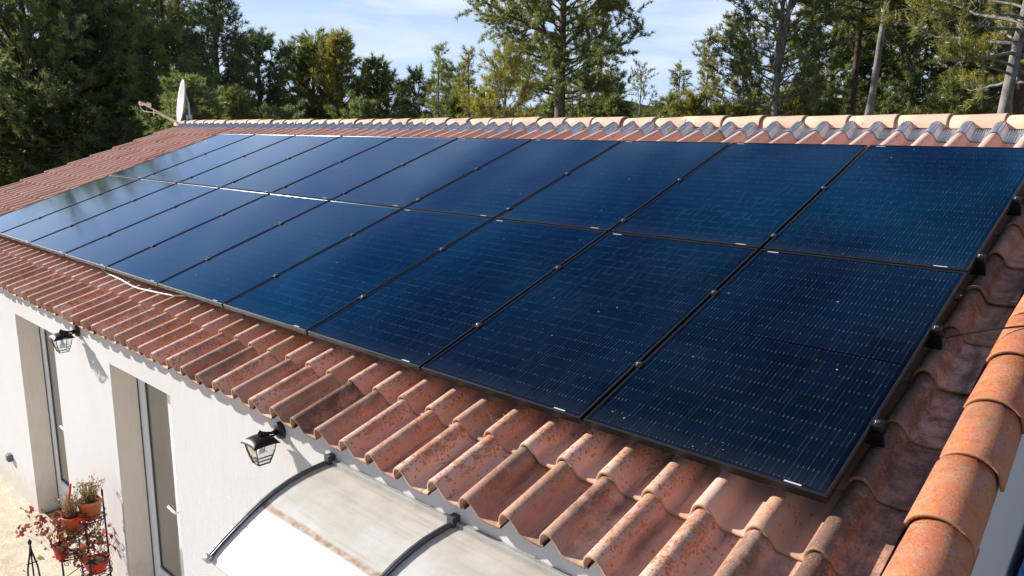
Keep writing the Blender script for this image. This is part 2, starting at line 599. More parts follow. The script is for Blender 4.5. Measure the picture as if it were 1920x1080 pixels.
M = {}
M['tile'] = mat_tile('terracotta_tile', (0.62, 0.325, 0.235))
M['ridge'] = mat_tile('ridge_terracotta', (0.62, 0.35, 0.22), 0.25, 0.1)
M['verge'] = mat_tile('verge_terracotta', (0.52, 0.165, 0.085), 0.55, 1.0, True)
M['pv'] = mat_glass_panel()
M['frame'] = simple('black_anodised', (0.052, 0.051, 0.051), 0.30, 0.9, 0.1, 4.0)
M['rail'] = simple('rail_black', (0.015, 0.015, 0.016), 0.45, 0.6)
M['steel'] = simple('bright_steel', (0.34, 0.34, 0.35), 0.2, 1.0)
M['zinc'] = simple('grey_zinc', (0.50, 0.52, 0.54), 0.38, 0.9, 0.2, 14.0)
M['flash'] = simple('pleated_zinc', (0.52, 0.56, 0.59), 0.42, 0.75, 0.12, 14.0)
M['label'] = simple('white_sticker', (0.80, 0.80, 0.80), 0.5, 0, 0.03)
M['sticker'] = simple('grey_white_sticker', (0.50, 0.51, 0.53), 0.5, 0, 0.03)
M['wall'] = mat_wall('white_render', (0.63, 0.62, 0.615))
M['reveal'] = mat_wall('beige_render', (0.80, 0.735, 0.63))
M['pvc'] = simple('white_pvc', (0.76, 0.77, 0.78), 0.3, 0, 0.03)
M['gasket'] = simple('dark_gasket', (0.05, 0.055, 0.06), 0.6)
M['pane'] = simple('door_glass', (0.27, 0.245, 0.20), 0.03, 0, 0.1, 2.0, IOR=2.1)  # beige base stands in for the reveal mirrored in the glass
M['lamp_black'] = simple('lamp_black', (0.018, 0.018, 0.020), 0.38, 0.3)
M['lamp_glass'] = None
M['iron'] = simple('wrought_iron', (0.025, 0.022, 0.026), 0.55, 0.6)
M['alu_dark'] = simple('grey_aluminium', (0.10, 0.11, 0.125), 0.42, 0.6)
M['alu'] = simple('silver_cap', (0.50, 0.50, 0.49), 0.35, 0.9)
M['terracotta'] = simple('orange_plastic_pot', (0.52, 0.14, 0.05), 0.45)
M['red'] = simple('red_plastic', (0.68, 0.016, 0.022), 0.35)
M['soil'] = simple('pot_soil', (0.055, 0.04, 0.03), 0.95, bump=0.5)
M['dish'] = simple('dish_paint', (0.42, 0.42, 0.40), 0.5, 0, 0.08)
M['plastic_grey'] = simple('grey_plastic', (0.13, 0.135, 0.15), 0.5)
M['beige_plastic'] = simple('beige_plastic', (0.62, 0.55, 0.42), 0.5)
M['cable_white'] = simple('white_cable', (0.70, 0.68, 0.66), 0.5)
M['cable_black'] = simple('black_cable', (0.012, 0.012, 0.014), 0.5)
M['yellow'] = simple('yellow_tag', (0.75, 0.68, 0.02), 0.5)
M['tarp'] = simple('blue_plastic', (0.015, 0.14, 0.45), 0.45, 0, 0.4, 25.0, bump=0.8, bscale=40)
M['dry'] = simple('dry_stalks', (0.36, 0.27, 0.12), 0.9, 0, 0.4, 60)
M['mortar'] = simple('grey_mortar', (0.34, 0.33, 0.31), 0.95, bump=0.6)
M['needle_dark'] = mat_needle('needle_dark', (0.065, 0.105, 0.050), (0.27, 0.32, 0.10))
M['needle_green'] = mat_needle('needle_green', (0.060, 0.095, 0.035), (0.28, 0.31, 0.075))
M['needle_yellow'] = mat_needle('needle_yellow', (0.085, 0.105, 0.025), (0.38, 0.35, 0.060))
M['leaf_red'] = mat_needle('leaf_red', (0.13, 0.020, 0.018), (0.36, 0.085, 0.055))
M['leaf_brown'] = mat_needle('leaf_brown', (0.09, 0.05, 0.015), (0.30, 0.20, 0.06))
M['bark_dark'] = mat_bark('bark_dark', (0.055, 0.040, 0.032), (0.12, 0.09, 0.07))
M['bark_grey'] = mat_bark('bark_grey', (0.12, 0.112, 0.106), (0.27, 0.255, 0.245))
M['bark_brown'] = mat_bark('bark_brown', (0.085, 0.065, 0.050), (0.20, 0.165, 0.13))


def mat_clear():
    g = NT('clear_glass')
    t = g.n('BsdfTransparent')
    t.inputs[0].default_value = (0.93, 0.95, 0.95, 1)
    gl = g.n('BsdfGlossy')
    gl.inputs['Roughness'].default_value = 0.05
    fr = g.n('Fresnel')
    fr.inputs['IOR'].default_value = 1.45
    mx_ = g.n('MixShader')
    g.t.links.new(fr.outputs[0], mx_.inputs[0])
    g.t.links.new(t.outputs[0], mx_.inputs[1])
    g.t.links.new(gl.outputs[0], mx_.inputs[2])
    return g.done(mx_)


M['lamp_glass'] = mat_clear()


def mat_poly():
    """twin-wall polycarbonate: cloudy, ribbed along the wall, dirty along the joint"""
    g = NT('polycarbonate')
    c = g.coord()
    sp = g.n('SeparateXYZ')
    g.set(sp, 'Vector', c)
    y = sp.outputs[1]
    s = g.attr('arc')
    rib = g.math('ABSOLUTE', g.math('SUBTRACT', g.math('FRACT', g.math('MULTIPLY', s, 90.0)), 0.5))
    n1 = g.noise(c, 5.0, 5, 0.6)
    streak = g.noise(g.coord('Object', (1.5, 26, 26)), 1.0, 4, 0.6)
    col = g.mix(g.ramp(n1, 0.35, 0.7), (0.62, 0.59, 0.52), (0.74, 0.72, 0.67))
    low = g.ramp(s, 0.43, 0.44)
    col = g.mix(low, col, (0.80, 0.79, 0.77))  # lower part whitened, sun glare painted into the sheet
    col = g.mix(g.math('MULTIPLY', g.math('SUBTRACT', 1.0, low), g.ramp(streak, 0.5, 0.75, 0, 0.35)), col, (0.36, 0.34, 0.28))
    wob = g.math('ADD', s, g.math('MULTIPLY', g.math('SUBTRACT', g.noise(c, 6.0, 4), 0.5), 0.03))
    st = g.math('MULTIPLY', g.ramp(wob, 0.395, 0.415), g.ramp(wob, 0.445, 0.425))
    col = g.mix(g.math('MULTIPLY', st, g.ramp(g.noise(c, 30, 4), 0.2, 0.75, 0.1, 0.95)), col, (0.36, 0.18, 0.055))
    col = g.mix(g.math('MULTIPLY', g.ramp(rib, 0.38, 0.5), 0.16), col, (0.28, 0.27, 0.25))
    d = g.n('BsdfDiffuse')
    g.set(d, 'Color', col)
    t = g.n('BsdfTranslucent')
    g.set(t, 'Color', col)
    gl = g.n('BsdfGlossy')
    gl.inputs['Roughness'].default_value = 0.32
    bp = g.bump(g.math('ADD', rib, g.math('MULTIPLY', n1, 0.8)), 0.15, 0.004)
    for x in (d, gl):
        g.set(x, 'Normal', bp)
    a = g.n('MixShader')
    a.inputs[0].default_value = 0.28
    g.t.links.new(d.outputs[0], a.inputs[1])
    g.t.links.new(t.outputs[0], a.inputs[2])
    b = g.n('MixShader')
    b.inputs[0].default_value = 0.07
    g.t.links.new(a.outputs[0], b.inputs[1])
    g.t.links.new(gl.outputs[0], b.inputs[2])
    return g.done(b)


M['poly'] = mat_poly()


def mat_ground():
    g = NT('ground_soil')
    c = g.coord()
    n1, n2, n3 = g.noise(c, 0.25, 5), g.noise(c, 2.5, 6, 0.65), g.noise(c, 30, 4)
    col = g.mix(g.ramp(n1, 0.35, 0.65), (0.20, 0.15, 0.085), (0.10, 0.115, 0.045))
    col = g.mix(g.ramp(n2, 0.4, 0.7, 0, 0.7), col, (0.13, 0.085, 0.045))
    return g.done(g.bsdf(Base_Color=col, Roughness=1.0, Specular_IOR_Level=0.1, Normal=g.bump(g.math('ADD', n2, n3), 0.7, 0.05)))


def mat_terrace():
    g = NT('sandy_terrace')
    c = g.coord()
    n1, n2, n3 = g.noise(c, 1.1, 5, 0.6, 0.5), g.noise(c, 8, 6, 0.7), g.noise(c, 70, 5, 0.7)
    col = g.mix(g.ramp(n2, 0.3, 0.7), (0.56, 0.47, 0.35), (0.72, 0.64, 0.51))
    col = g.mix(g.ramp(n1, 0.45, 0.68, 0, 0.55), col, (0.34, 0.29, 0.20))
    col = g.mix(g.ramp(n3, 0.50, 0.75, 0, 0.6), col, (0.25, 0.19, 0.12))
    return g.done(g.bsdf(Base_Color=col, Roughness=0.95, Specular_IOR_Level=0.15, Normal=g.bump(g.math('ADD', n3, n2), 0.6, 0.015)))


def mat_hill():
    g = NT('wooded_hill')
    c = g.coord()
    n1, n2 = g.noise(c, 0.16, 5, 0.7), g.noise(c, 0.02, 3)
    col = g.mix(g.ramp(n1, 0.35, 0.68), (0.018, 0.030, 0.014), (0.075, 0.095, 0.04))
    col = g.mix(g.ramp(n2, 0.4, 0.65, 0, 0.4), col, (0.10, 0.095, 0.055))
    return g.done(g.bsdf(Base_Color=col, Roughness=1, Specular_IOR_Level=0.0, Normal=g.bump(n1, 1.0, 4.0)))


M['ground'] = mat_ground()
M['terrace'] = mat_terrace()
M['hill'] = mat_hill()

# ------------------------------------------------------------------ the lie of the land
b = MB()
rng = np.random.default_rng(3)
ring = [0, 6, 14, 25, 45, 80, 140, 260, 500, 1000, 2200]
nseg = 72
vs = [(0, 0, GROUND_Z - 0.02)]
for r_ in ring[1:]:
    for k in range(nseg):
        w = 2 * math.pi * k / nseg
        z = GROUND_Z - 0.02 + (0 if r_ < 20 else 0.0)
        vs.append((r_ * math.cos(w) - 5, r_ * math.sin(w) + 4, z))
fs = [(0, 1 + k, 1 + (k + 1) % nseg) for k in range(nseg)]
for i in range(len(ring) - 2):
    for k in range(nseg):
        q = (k + 1) % nseg
        a0, a1 = 1 + i * nseg, 1 + (i + 1) * nseg
        fs.append((a0 + k, a1 + k, a1 + q, a0 + q))
b.add(vs, fs)
tag(b.build('ground', M['ground']), kind='structure')
b = MB()
b.box((-26, -14, GROUND_Z - 0.05), (3.5, -0.30, GROUND_Z))
tag(b.build('terrace', M['terrace']), kind='structure')

# a low wooded ridge closes the view
hv, nA, nB = [], 90, 10
for j in range(nB):
    for i in range(nA):
        a = R(60) + R(140) * i / (nA - 1)
        d = 240 + 34 * j
        prof = math.sin(math.pi * min(1, j / (nB - 1) * 1.0) * 0.62)
        hgt = (19 + 5 * math.sin(a * 7.0) + 3.0 * math.sin(a * 17 + 1) + 1.5 * math.sin(a * 41)) * prof
        hv.append((CAM.x + d * math.cos(a), CAM.y + d * math.sin(a), GROUND_Z - 0.5 + hgt + (rng.random() - 0.5) * 1.2 * prof))
b = MB()
b.add(hv, [(j * nA + i, j * nA + i + 1, (j + 1) * nA + i + 1, (j + 1) * nA + i) for j in range(nB - 1) for i in range(nA - 1)], True)
tag(b.build('hills', M['hill']), kind='structure')

# ------------------------------------------------------------------ the house
PAN = -0.19                  # pan of the tiles below the panel plane
TP, TG, TL = 0.2125, 0.384, 0.452    # tile pitch, gauge, length
V0 = -0.547                  # eave
NROW = 12
X_R, X_L = 0.235, -13.45
WALL_Y = -0.34
RIDGE_Y = 4.2
house = empty('house', (-6.6, RIDGE_Y, GROUND_Z))
HL = -house.location
tag(house, 'white rendered house with a long terracotta tiled roof carrying rows of solar panels', 'house')


def hpart(mb, name, mat, parent=house, bevel=0):
    o = mb.build(name, mat, parent, None, bevel)
    if parent is house:
        o.location = HL
    return o


D1 = (-5.44, -4.36)
D2 = (-7.85, -6.75)
DH = -0.625                   # head of the door openings
TOPZ = -0.335
b = MB()
xs = [-13.25, D2[0], D2[1], D1[0], D1[1], 0.30]
Y1 = WALL_Y + 0.32
for x0, x1 in ((xs[0], xs[1]), (xs[2], xs[3]), (xs[4], xs[5])):
    b.box((x0, WALL_Y, GROUND_Z - 0.1), (x1, Y1, TOPZ))
for x0, x1 in (D1, D2):
    b.box((x0, WALL_Y, DH), (x1, Y1, TOPZ))
hpart(b, 'wall', M['wall'])
for side, x0 in (('gable_wall', 0.02), ('gable_wall', -13.25)):
    b = MB()
    ys = [(Y1 + 0.001, GROUND_Z - 0.1), (8.4, GROUND_Z - 0.1), (8.4, TOPZ), (RIDGE_Y, 1.16), (Y1 + 0.001, -0.31)]
    x1 = x0 + 0.28
    n = len(ys)
    b.add([(x0, y, z) for y, z in ys] + [(x1, y, z) for y, z in ys],
          [tuple(range(n))[::-1], tuple(range(n, 2 * n))] + [(i, (i + 1) % n, n + (i + 1) % n, n + i) for i in range(n)])
    hpart(b, side, M['wall'])
b = MB()
b.box((-12.97, 8.12, GROUND_Z - 0.1), (0.02, 8.40, TOPZ))
hpart(b, 'rear_wall', M['wall'])

# --- field tiles: one shaped tile, laid course by course
def tile_profile(taper=1.0):
    # (x, z, crest)
    pts = [(-0.012, 0.004, 0), (-0.011, 0.016, 0.0), (-0.006, 0.034, 0.25), (0.003, 0.053, 0.55), (0.015, 0.068, 0.8), (0.029, 0.0765, 0.97), (0.043, 0.0785, 1),
           (0.058, 0.0755, 0.95), (0.072, 0.0650, 0.75), (0.084, 0.0480, 0.5), (0.092, 0.0300, 0.28), (0.098, 0.0150, 0.12), (0.106, 0.0065, 0.03),
           (0.124, 0.0030, 0), (0.170, 0.0022, 0), (0.203, 0.0050, 0), (0.214, 0.0115, 0)]
    return pts


prof = tile_profile()
NP_ = len(prof)
ystat = [0.0, 0.004, 0.03, 0.10, 0.18, 0.26, 0.34, TL]
pv_, pf_, pty, pcr = [], [], [], []
TH = 0.0115
for j, y in enumerate(ystat):
    t = y / TL
    k = 1.055 - 0.075 * t
    for (x, z, c_) in prof:
        zz = z * k + 0.0205 * (1 - t) - (0.003 if y == 0.0 else 0.0)
        pv_.append((0.043 + (x - 0.043) * (1.0 + 0.02 * (1 - t)), y, zz))
        pty.append(t)
        pcr.append(c_)
top_n = len(pv_)
for j, y in enumerate((0.0, TL)):
    t = y / TL
    k = 1.055 - 0.075 * t
    for i, (x, z, c_) in enumerate(prof):
        a = prof[max(i - 1, 0)]
        e = prof[min(i + 1, NP_ - 1)]
        tx, tz = e[0] - a[0], e[1] - a[1]
        ln = math.hypot(tx, tz)
        nx, nz_ = -tz / ln, tx / ln
        pv_.append((x - nx * TH, y + 0.0005, z * k + 0.0205 * (1 - t) - nz_ * TH - 0.002))
        pty.append(t)
        pcr.append(0.0)
for j in range(len(ystat) - 1):
    for i in range(NP_ - 1):
        pf_.append((j * NP_ + i, j * NP_ + i + 1, (j + 1) * NP_ + i + 1, (j + 1) * NP_ + i))
for i in range(NP_ - 1):
    pf_.append((top_n + i + 1, top_n + i, top_n + NP_ + i, top_n + NP_ + i + 1))      # underside
    pf_.append((i + 1, i, top_n + i, top_n + i + 1))                                  # lower lip
TV, TF = np.array(pv_), np.array(pf_)
TTY, TCR = np.array(pty), np.array(pcr)


def lay_tiles(cells, name, mat, parent, M3, origin, seed=1):
    rg = np.random.default_rng(seed)
    V, F, A = [], [], {'rnd': [], 'ty': [], 'crest': [], 'age_shade': []}
    for q, (u, v, age_shade) in enumerate(cells):
        t = TV.copy()
        yaw = rg.normal(0, 0.010)
        t[:, 0] += -yaw * t[:, 1] + rg.normal(0, 0.0026)
        t[:, 1] += yaw * t[:, 0] + rg.normal(0, 0.006)
        t[:, 2] += abs(rg.normal(0, 0.0016)) + t[:, 0] * rg.normal(0, 0.014)
        t += np.array([u, v, PAN])
        V.append(t)
        F.append(TF + q * len(TV))
        A['rnd'].append(np.full(len(TV), rg.random()))
        A['ty'].append(TTY)
        A['crest'].append(TCR)
        A['age_shade'].append(np.full(len(TV), np.clip(age_shade + rg.normal(0, 0.26) * (min(1.0, age_shade * 1.6) if age_shade < 1.3 else 0.6), 0.02, 2.2)))
    V = np.concatenate(V) @ np.array(M3).T + np.array(origin)
    return np_mesh(name, V, np.concatenate(F), mat, parent, True, {k: ('POINT', np.concatenate(a)) for k, a in A.items()})


cells = []
PH = 0.0
ncol = int((X_R - 0.03 - X_L) / TP) + 1
for r_ in range(NROW):
    for k in range(ncol):
        u = -0.018 - TP * k
        if u < X_L: continue
        v = V0 + TG * r_
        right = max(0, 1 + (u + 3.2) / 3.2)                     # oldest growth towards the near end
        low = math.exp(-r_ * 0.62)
        age_shade = 0.05 + low * (0.62 + 0.36 * min(1, right)) + (0.10 * min(1, right) if r_ < 3 else 0)
        if u > -0.10: age_shade = max(age_shade, 1.66 - 0.03 * r_)  # column beside the panels: dark crust plus painted shade
        elif u > -0.32: age_shade += 0.2
        if r_ >= 10: age_shade = 0.05
        cells.append((u, v, age_shade))
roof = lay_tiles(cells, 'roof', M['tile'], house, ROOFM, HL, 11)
# back slope, the same tiles turned round
back = [(-(-0.018 - TP * k) - 13.2, V0 + TG * r_, 0.1) for r_ in range(NROW) for k in range(ncol)]
MBk = Matrix(((-1, 0, 0), (0, -math.cos(RP), math.sin(RP)), (0, math.sin(RP), math.cos(RP)))).transposed()
lay_tiles(back, 'roof', M['tile'], house, MBk, Vector((-13.2, 2 * RIDGE_Y, 0)) + HL, 5)

# deck below the tiles, so nothing shows through the joints
b = MB()
for (ya, za), (yb, zb) in (((-0.20, -0.31), (RIDGE_Y, 1.165)), ((8.60, -0.31), (RIDGE_Y, 1.165))):
    b.add([(X_L + 0.03, ya, za), (0.30, ya, za), (0.30, yb, zb), (X_L + 0.03, yb, zb)], [(0, 1, 2, 3)])
o = b.build('roof_deck', M['mortar'], house)
o.location = HL


def barrel(mb_pts, u0, u1):
    pass


# --- ridge caps
def arc_tile(cells_mats, prof_fn, ys, name, mat, parent, loc, th=0.012, seed=3, age_shade=0.05):
    rg = np.random.default_rng(seed)
    V, F = [], []
    A = {'rnd': [], 'ty': [], 'crest': [], 'age_shade': []}
    o_ = 0
    for Mx in cells_mats:
        vs_, ty_, cr_ = [], [], []
        np0 = None
        for (t, y) in ys:
            p = prof_fn(t)
            np0 = len(p)
            for (x, z, c_) in p:
                vs_.append(Mx @ Vector((x, y, z)))
                ty_.append(t)
                cr_.append(c_)
        nt_ = len(vs_)
        for (t, y) in (ys[0], ys[-1]):
            p = prof_fn(t)
            for i, (x, z, c_) in enumerate(p):
                a_, e_ = p[max(i - 1, 0)], p[min(i + 1, np0 - 1)]
                tx, tz = e_[0] - a_[0], e_[1] - a_[1]
                ln = math.hypot(tx, tz)
                vs_.append(Mx @ Vector((x + tz / ln * th, y, z - tx / ln * th)))
                ty_.append(t)
                cr_.append(0)
        fs_ = []
        for j in range(len(ys) - 1):
            for i in range(np0 - 1):
                fs_.append((j * np0 + i, j * np0 + i + 1, (j + 1) * np0 + i + 1, (j + 1) * np0 + i))
        jl = (len(ys) - 1) * np0
        for i in range(np0 - 1):
            fs_.append((i + 1, i, nt_ + i, nt_ + i + 1))
            fs_.append((jl + i, jl + i + 1, nt_ + np0 + i + 1, nt_ + np0 + i))
            fs_.append((nt_ + i + 1, nt_ + i, nt_ + np0 + i, nt_ + np0 + i + 1))
        for i in (0, np0 - 1):
            fs_.append((i, jl + i, nt_ + np0 + i, nt_ + i) if i == 0 else (jl + i, i, nt_ + i, nt_ + np0 + i))
        V += [tuple(p) for p in vs_]
        F += [tuple(k + o_ for k in f) for f in fs_]
        o_ += len(vs_)
        n_ = len(vs_)
        A['rnd'].append(np.full(n_, rg.random() * 0.85))
        A['ty'].append(np.array(ty_))
        A['crest'].append(np.array(cr_))
        A['age_shade'].append(np.full(n_, max(0.02, age_shade + rg.normal(0, 0.12))))
    ob = np_mesh(name, np.array(V), np.array(F), mat, parent, True, {k: ('POINT', np.concatenate(a)) for k, a in A.items()})
    ob.location = loc
    return ob


def ridge_prof(t):
    k = 1.0 + 0.10 * (1 - t)
    pts = []
    for i in range(15):
        w = math.pi * (1 - i / 14)
        x = 0.112 * k * math.cos(w)
        z = 0.098 * k * (math.sin(w) ** 0.75) - 0.02
        pts.append((x, z, 0.4 + 0.6 * math.sin(w)))
    return pts


rg_ = np.random.default_rng(8)
RTL, RTG = 0.43, 0.372
mats_ = []
xr = 0.36
while xr > -13.5:
    # tiles run along -X; the wide lip of each overlaps the next one towards the near end
    Mx = Matrix.Translation((xr, RIDGE_Y + rg_.normal(0, 0.003), 1.282 + rg_.normal(0, 0.003))) @ Matrix.Rotation(R(90) + rg_.normal(0, 0.008), 4, 'Z') @ Matrix.Rotation(rg_.normal(-0.012, 0.01), 4, 'X')
    mats_.append(Mx)
    xr -= RTG
arc_tile(mats_, ridge_prof, [(0, 0), (0.01, 0.006), (0.12, 0.05), (0.5, 0.22), (1, RTL)], 'ridge_tiles', M['ridge'], roof, (0, 0, 0) if False else HL, 0.012, 4, 0.04)

# --- ventilating ridge roll: pleated metal strip pressed onto the tiles
rows = []
NU = 900
for i, (v, lift) in enumerate([(4.075, 0.010), (4.125, 0.013), (4.18, 0.015), (4.25, 0.018), (4.33, 0.024), (4.42, 0.032)]):
    row = []
    for k in range(NU * 2 + 1):
        u = 0.22 - 13.66 * k / (NU * 2)
        ph = ((u + 0.018) % TP)
        zc = np.interp(ph if ph < 0.205 else ph - TP, [q[0] for q in prof], [q[1] for q in prof])
        soft = (0.0, 0.04, 0.10, 0.22, 0.45, 0.75)[i]
        zc = zc * (1 - soft) + 0.055 * soft
        wav = 0.012 * math.sin(u * 3.7) + 0.008 * math.sin(u * 11.3 + 1)
        pl = (0.0040 if k % 2 else -0.0040) * (0.3 + i * 0.2)
        row.append(roofp(u, v + wav * (1.0 if i < 2 else 0.3), PAN + zc + lift + pl))
    rows.append(row)
b = MB()
b.sheet(rows, smooth=False)
o = b.build('ridge_flashing', M['flash'], roof)
o.location = HL


# --- verge tiles down the near gable
def verge_prof(t):
    k = 1.0 + 0.09 * (1 - t)
    pts = []
    for i in range(13):
        w = math.pi * (1 - i / 12 * 0.93)
        pts.append((0.098 * k * math.cos(w), 0.088 * k * math.sin(w) + 0.016 * (1 - t), 0.35 + 0.65 * max(0, math.sin(w))))
    x, z, _ = pts[-1]
    pts += [(x + 0.004, z - 0.03, 0.2), (x + 0.007, z - 0.062, 0.1)]
    return pts


mats_ = []
v = -0.585
while v < 4.25:
    base = Matrix.Translation(roofp(0.312 + rg_.normal(0, 0.003), v, -0.165 + rg_.normal(0, 0.002))) @ ROOFM.to_4x4() @ Matrix.Rotation(rg_.normal(0, 0.01), 4, 'Z')
    mats_.append(base)
    v += 0.354
arc_tile(mats_, verge_prof, [(0, 0), (0.01, 0.006), (0.15, 0.06), (0.5, 0.2), (1, 0.42)], 'verge_tiles', M['verge'], roof, HL, 0.013, 6, 1.0)
# mortar bedding between verge tiles and the last pan
b = MB()
rr_ = random.Random(2)
rows = []
for j in range(60):
    vv = -0.5 + j * 0.08
    h = rr_.uniform(-0.02, 0.012)
    rows.append([roofp(0.214 + rr_.uniform(-0.004, 0.004), vv, PAN + 0.008), roofp(0.222, vv, PAN + 0.028 + h), roofp(0.24, vv, PAN + 0.04)])
b.sheet(rows)
o = b.build('mortar_bedding', M['mortar'], roof)
o.location = HL


# --- glazed doors set back in the wall
def door(x0, x1, handle=True):
    yf = WALL_Y + 0.20
    fr = MB()
    z1, z0 = DH, GROUND_Z
    w = 0.065
    fr.box((x0, yf, z0), (x0 + w, yf + 0.07, z1))
    fr.box((x1 - w, yf, z0), (x1, yf + 0.07, z1))
    fr.box((x0 + w, yf, z1 - w), (x1 - w, yf + 0.07, z1))
    fr.box((x0 + w, yf, z0), (x1 - w, yf + 0.07, z0 + 0.05))
    f = hpart(fr, 'door', M['pvc'], house, 0.004)
    xm = x0 + 0.655
    for a, c in ((x0 + w + 0.006, xm - 0.004), (xm + 0.004, x1 - w - 0.006)):
        s = MB()
        sw = 0.075
        ys = yf - 0.012
        zt, zb = z1 - w - 0.006, z0 + 0.056
        s.box((a, ys, zb), (a + sw, ys + 0.06, zt))
        s.box((c - sw, ys, zb), (c, ys + 0.06, zt))
        s.box((a + sw, ys, zt - sw), (c - sw, ys + 0.06, zt))
        s.box((a + sw, ys, zb), (c - sw, ys + 0.06, zb + 0.30))
        lf = s.build('door_leaf', M['pvc'], f, None, 0.004)
        p = MB()
        p.box((a + sw + 0.012, ys + 0.022, zb + 0.312), (c - sw - 0.012, ys + 0.034, zt - sw - 0.012))
        p.build('glass', M['pane'], f)
        q = MB()
        for (aa, bb) in (((a + sw, zb + 0.30), (a + sw + 0.012, zt - sw)), ((c - sw - 0.012, zb + 0.30), (c - sw, zt - sw)), ((a + sw + 0.012, zt - sw - 0.012), (c - sw - 0.012, zt - sw)), ((a + sw + 0.012, zb + 0.30), (c - sw - 0.012, zb + 0.312))):
            q.box((aa[0], ys + 0.012, aa[1]), (bb[0], ys + 0.04, bb[1]))
        q.build('gasket', M['gasket'], f)
    h = MB()
    hz = GROUND_Z + 1.05
    h.box((xm + 0.022, yf - 0.024, hz - 0.11), (xm + 0.052, yf - 0.012, hz + 0.11))
    h.tube([(xm + 0.037, yf - 0.02, hz + 0.02), (xm + 0.037, yf - 0.062, hz + 0.02), (xm + 0.025, yf - 0.070, hz + 0.02), (xm - 0.085, yf - 0.070, hz + 0.035)], 0.010, 8)
    h.build('handle', M['pvc'], f)
    # cover strip of dark sealant along the jamb
    g_ = MB()
    g_.box((x0 - 0.0, yf - 0.006, z0), (x0 + 0.010, yf - 0.001, z1))
    g_.build('sealant', M['gasket'], f)
    # painted reveal lining
    for xa in (x0 - 0.001, x1 - 0.003):
        l = MB()
        l.box((xa, WALL_Y + 0.004, z0), (xa + 0.004, yf - 0.007, z1))
        hpart(l, 'door_reveal', M['reveal'])
    return f


door(*D1)
door(*D2)

# ------------------------------------------------------------------ solar panels
PW, PHH, PT = 1.05, 1.744, 0.035
FWD, FHT = 1.032, 1.729


def panel_mesh():
    f = MB()
    lip = 0.011
    for a, c in (((0, 0), (FWD, lip)), ((0, FHT - lip), (FWD, FHT)), ((0, lip), (lip, FHT - lip)), ((FWD - lip, lip), (FWD, FHT - lip))):
        f.box((a[0], a[1], -PT), (c[0], c[1], 0))
    # shallow ribs along the lower side of the frame
    global ribs
    ribs = MB()
    for z in (-0.0125, -0.0225, -0.0315):
        ribs.box((0.001, -0.0016, z - 0.0022), (FWD - 0.001, 0.0, z + 0.0022))
    me = f
    return me


fr_mb = panel_mesh()
proto = empty('solar_panel')
frame_o = fr_mb.build('frame', M['frame'], proto, None, 0.0035)
ribs.build('side_ribs', M['frame'], frame_o)
me = bpy.data.meshes.new('glass')
x0, x1, y0, y1, z0, zb = 0.011, FWD - 0.011, 0.011, FHT - 0.011, -0.0040, -0.030
me.from_pydata([(x0, y0, z0), (x1, y0, z0), (x1, y1, z0), (x0, y1, z0), (x0, y0, zb), (x1, y0, zb), (x1, y1, zb), (x0, y1, zb)], [],
               [(0, 1, 2, 3), (7, 6, 5, 4)])
uvl = me.uv_layers.new(name='UVMap')
for li, loop in enumerate(me.loops):
    p = me.vertices[loop.vertex_index].co
    uvl.data[li].uv = (p.x - x0, p.y - y0)
me.materials.append(M['pv'])
glass_o = bpy.data.objects.new('glass', me)
COL.objects.link(glass_o)
glass_o.parent = proto
for (sx, sy) in ((0.875, 0.014), (0.045, FHT - 0.024)):
    s = MB()
    s.box((sx, sy, -0.0038), (sx + 0.062, sy + 0.0065, -0.0030))
    s.build('barcode_label', M['sticker'], proto)


def clamp_mb(w):
    c = MB()
    c.box((-w / 2, -0.022, -0.03), (w / 2, 0.022, 0.004))
    return c


def bolt_mb():
    c = MB()
    c.lathe([(0.0, 0.012), (0.0055, 0.0118), (0.0065, 0.010), (0.0065, 0.004)], 10)
    c.lathe([(0.012, 0.0065), (0.012, 0.004)], 10)
    c.add([(0.012 * math.cos(2 * math.pi * k / 10), 0.012 * math.sin(2 * math.pi * k / 10), 0.0065) for k in range(10)], [tuple(range(10))])
    return c


CL = clamp_mb(0.046).build('clamp', M['rail'], proto, (FWD + 0.009, 0.45, 0), 0.002)
BO = bolt_mb().build('bolt', M['steel'], CL)
CL2 = CL.copy()
COL.objects.link(CL2)
CL2.parent = proto
BO2 = BO.copy()
COL.objects.link(BO2)
BO2.parent = CL2
ORD = ['first', 'second', 'third', 'fourth', 'fifth', 'sixth', 'seventh', 'eighth', 'ninth', 'tenth']
RAILS_V = (0.45, 1.18, 1.905, 2.65)
first = True
for row in (0, 1):
    for k in range(10):
        o = proto if first else copy_tree(proto)
        first = False
        u0 = -PW * (k + 1) + 0.018 + (0 if k else 0)
        o.location = roofp(u0, PHH * row, 0.0)
        o.rotation_euler = (RP, 0, 0)
        cl = [c for c in kids(o) if c.name.startswith('clamp')]
        for c, vv in zip(cl, (RAILS_V[0:2] if row == 0 else RAILS_V[2:4])):
            c.location = (FWD + (0.009 if k else 0.012), vv - PHH * row, 0)
        where = 'rightmost' if k == 0 else 'leftmost' if k == 9 else ORD[k] + ' from the right'
        tag(o, 'black framed blue solar panel, %s in the %s row' % (where, 'lower' if row == 0 else 'upper'), 'solar panel', 'solar panels on the tiled roof')
proto.name = 'solar_panel'
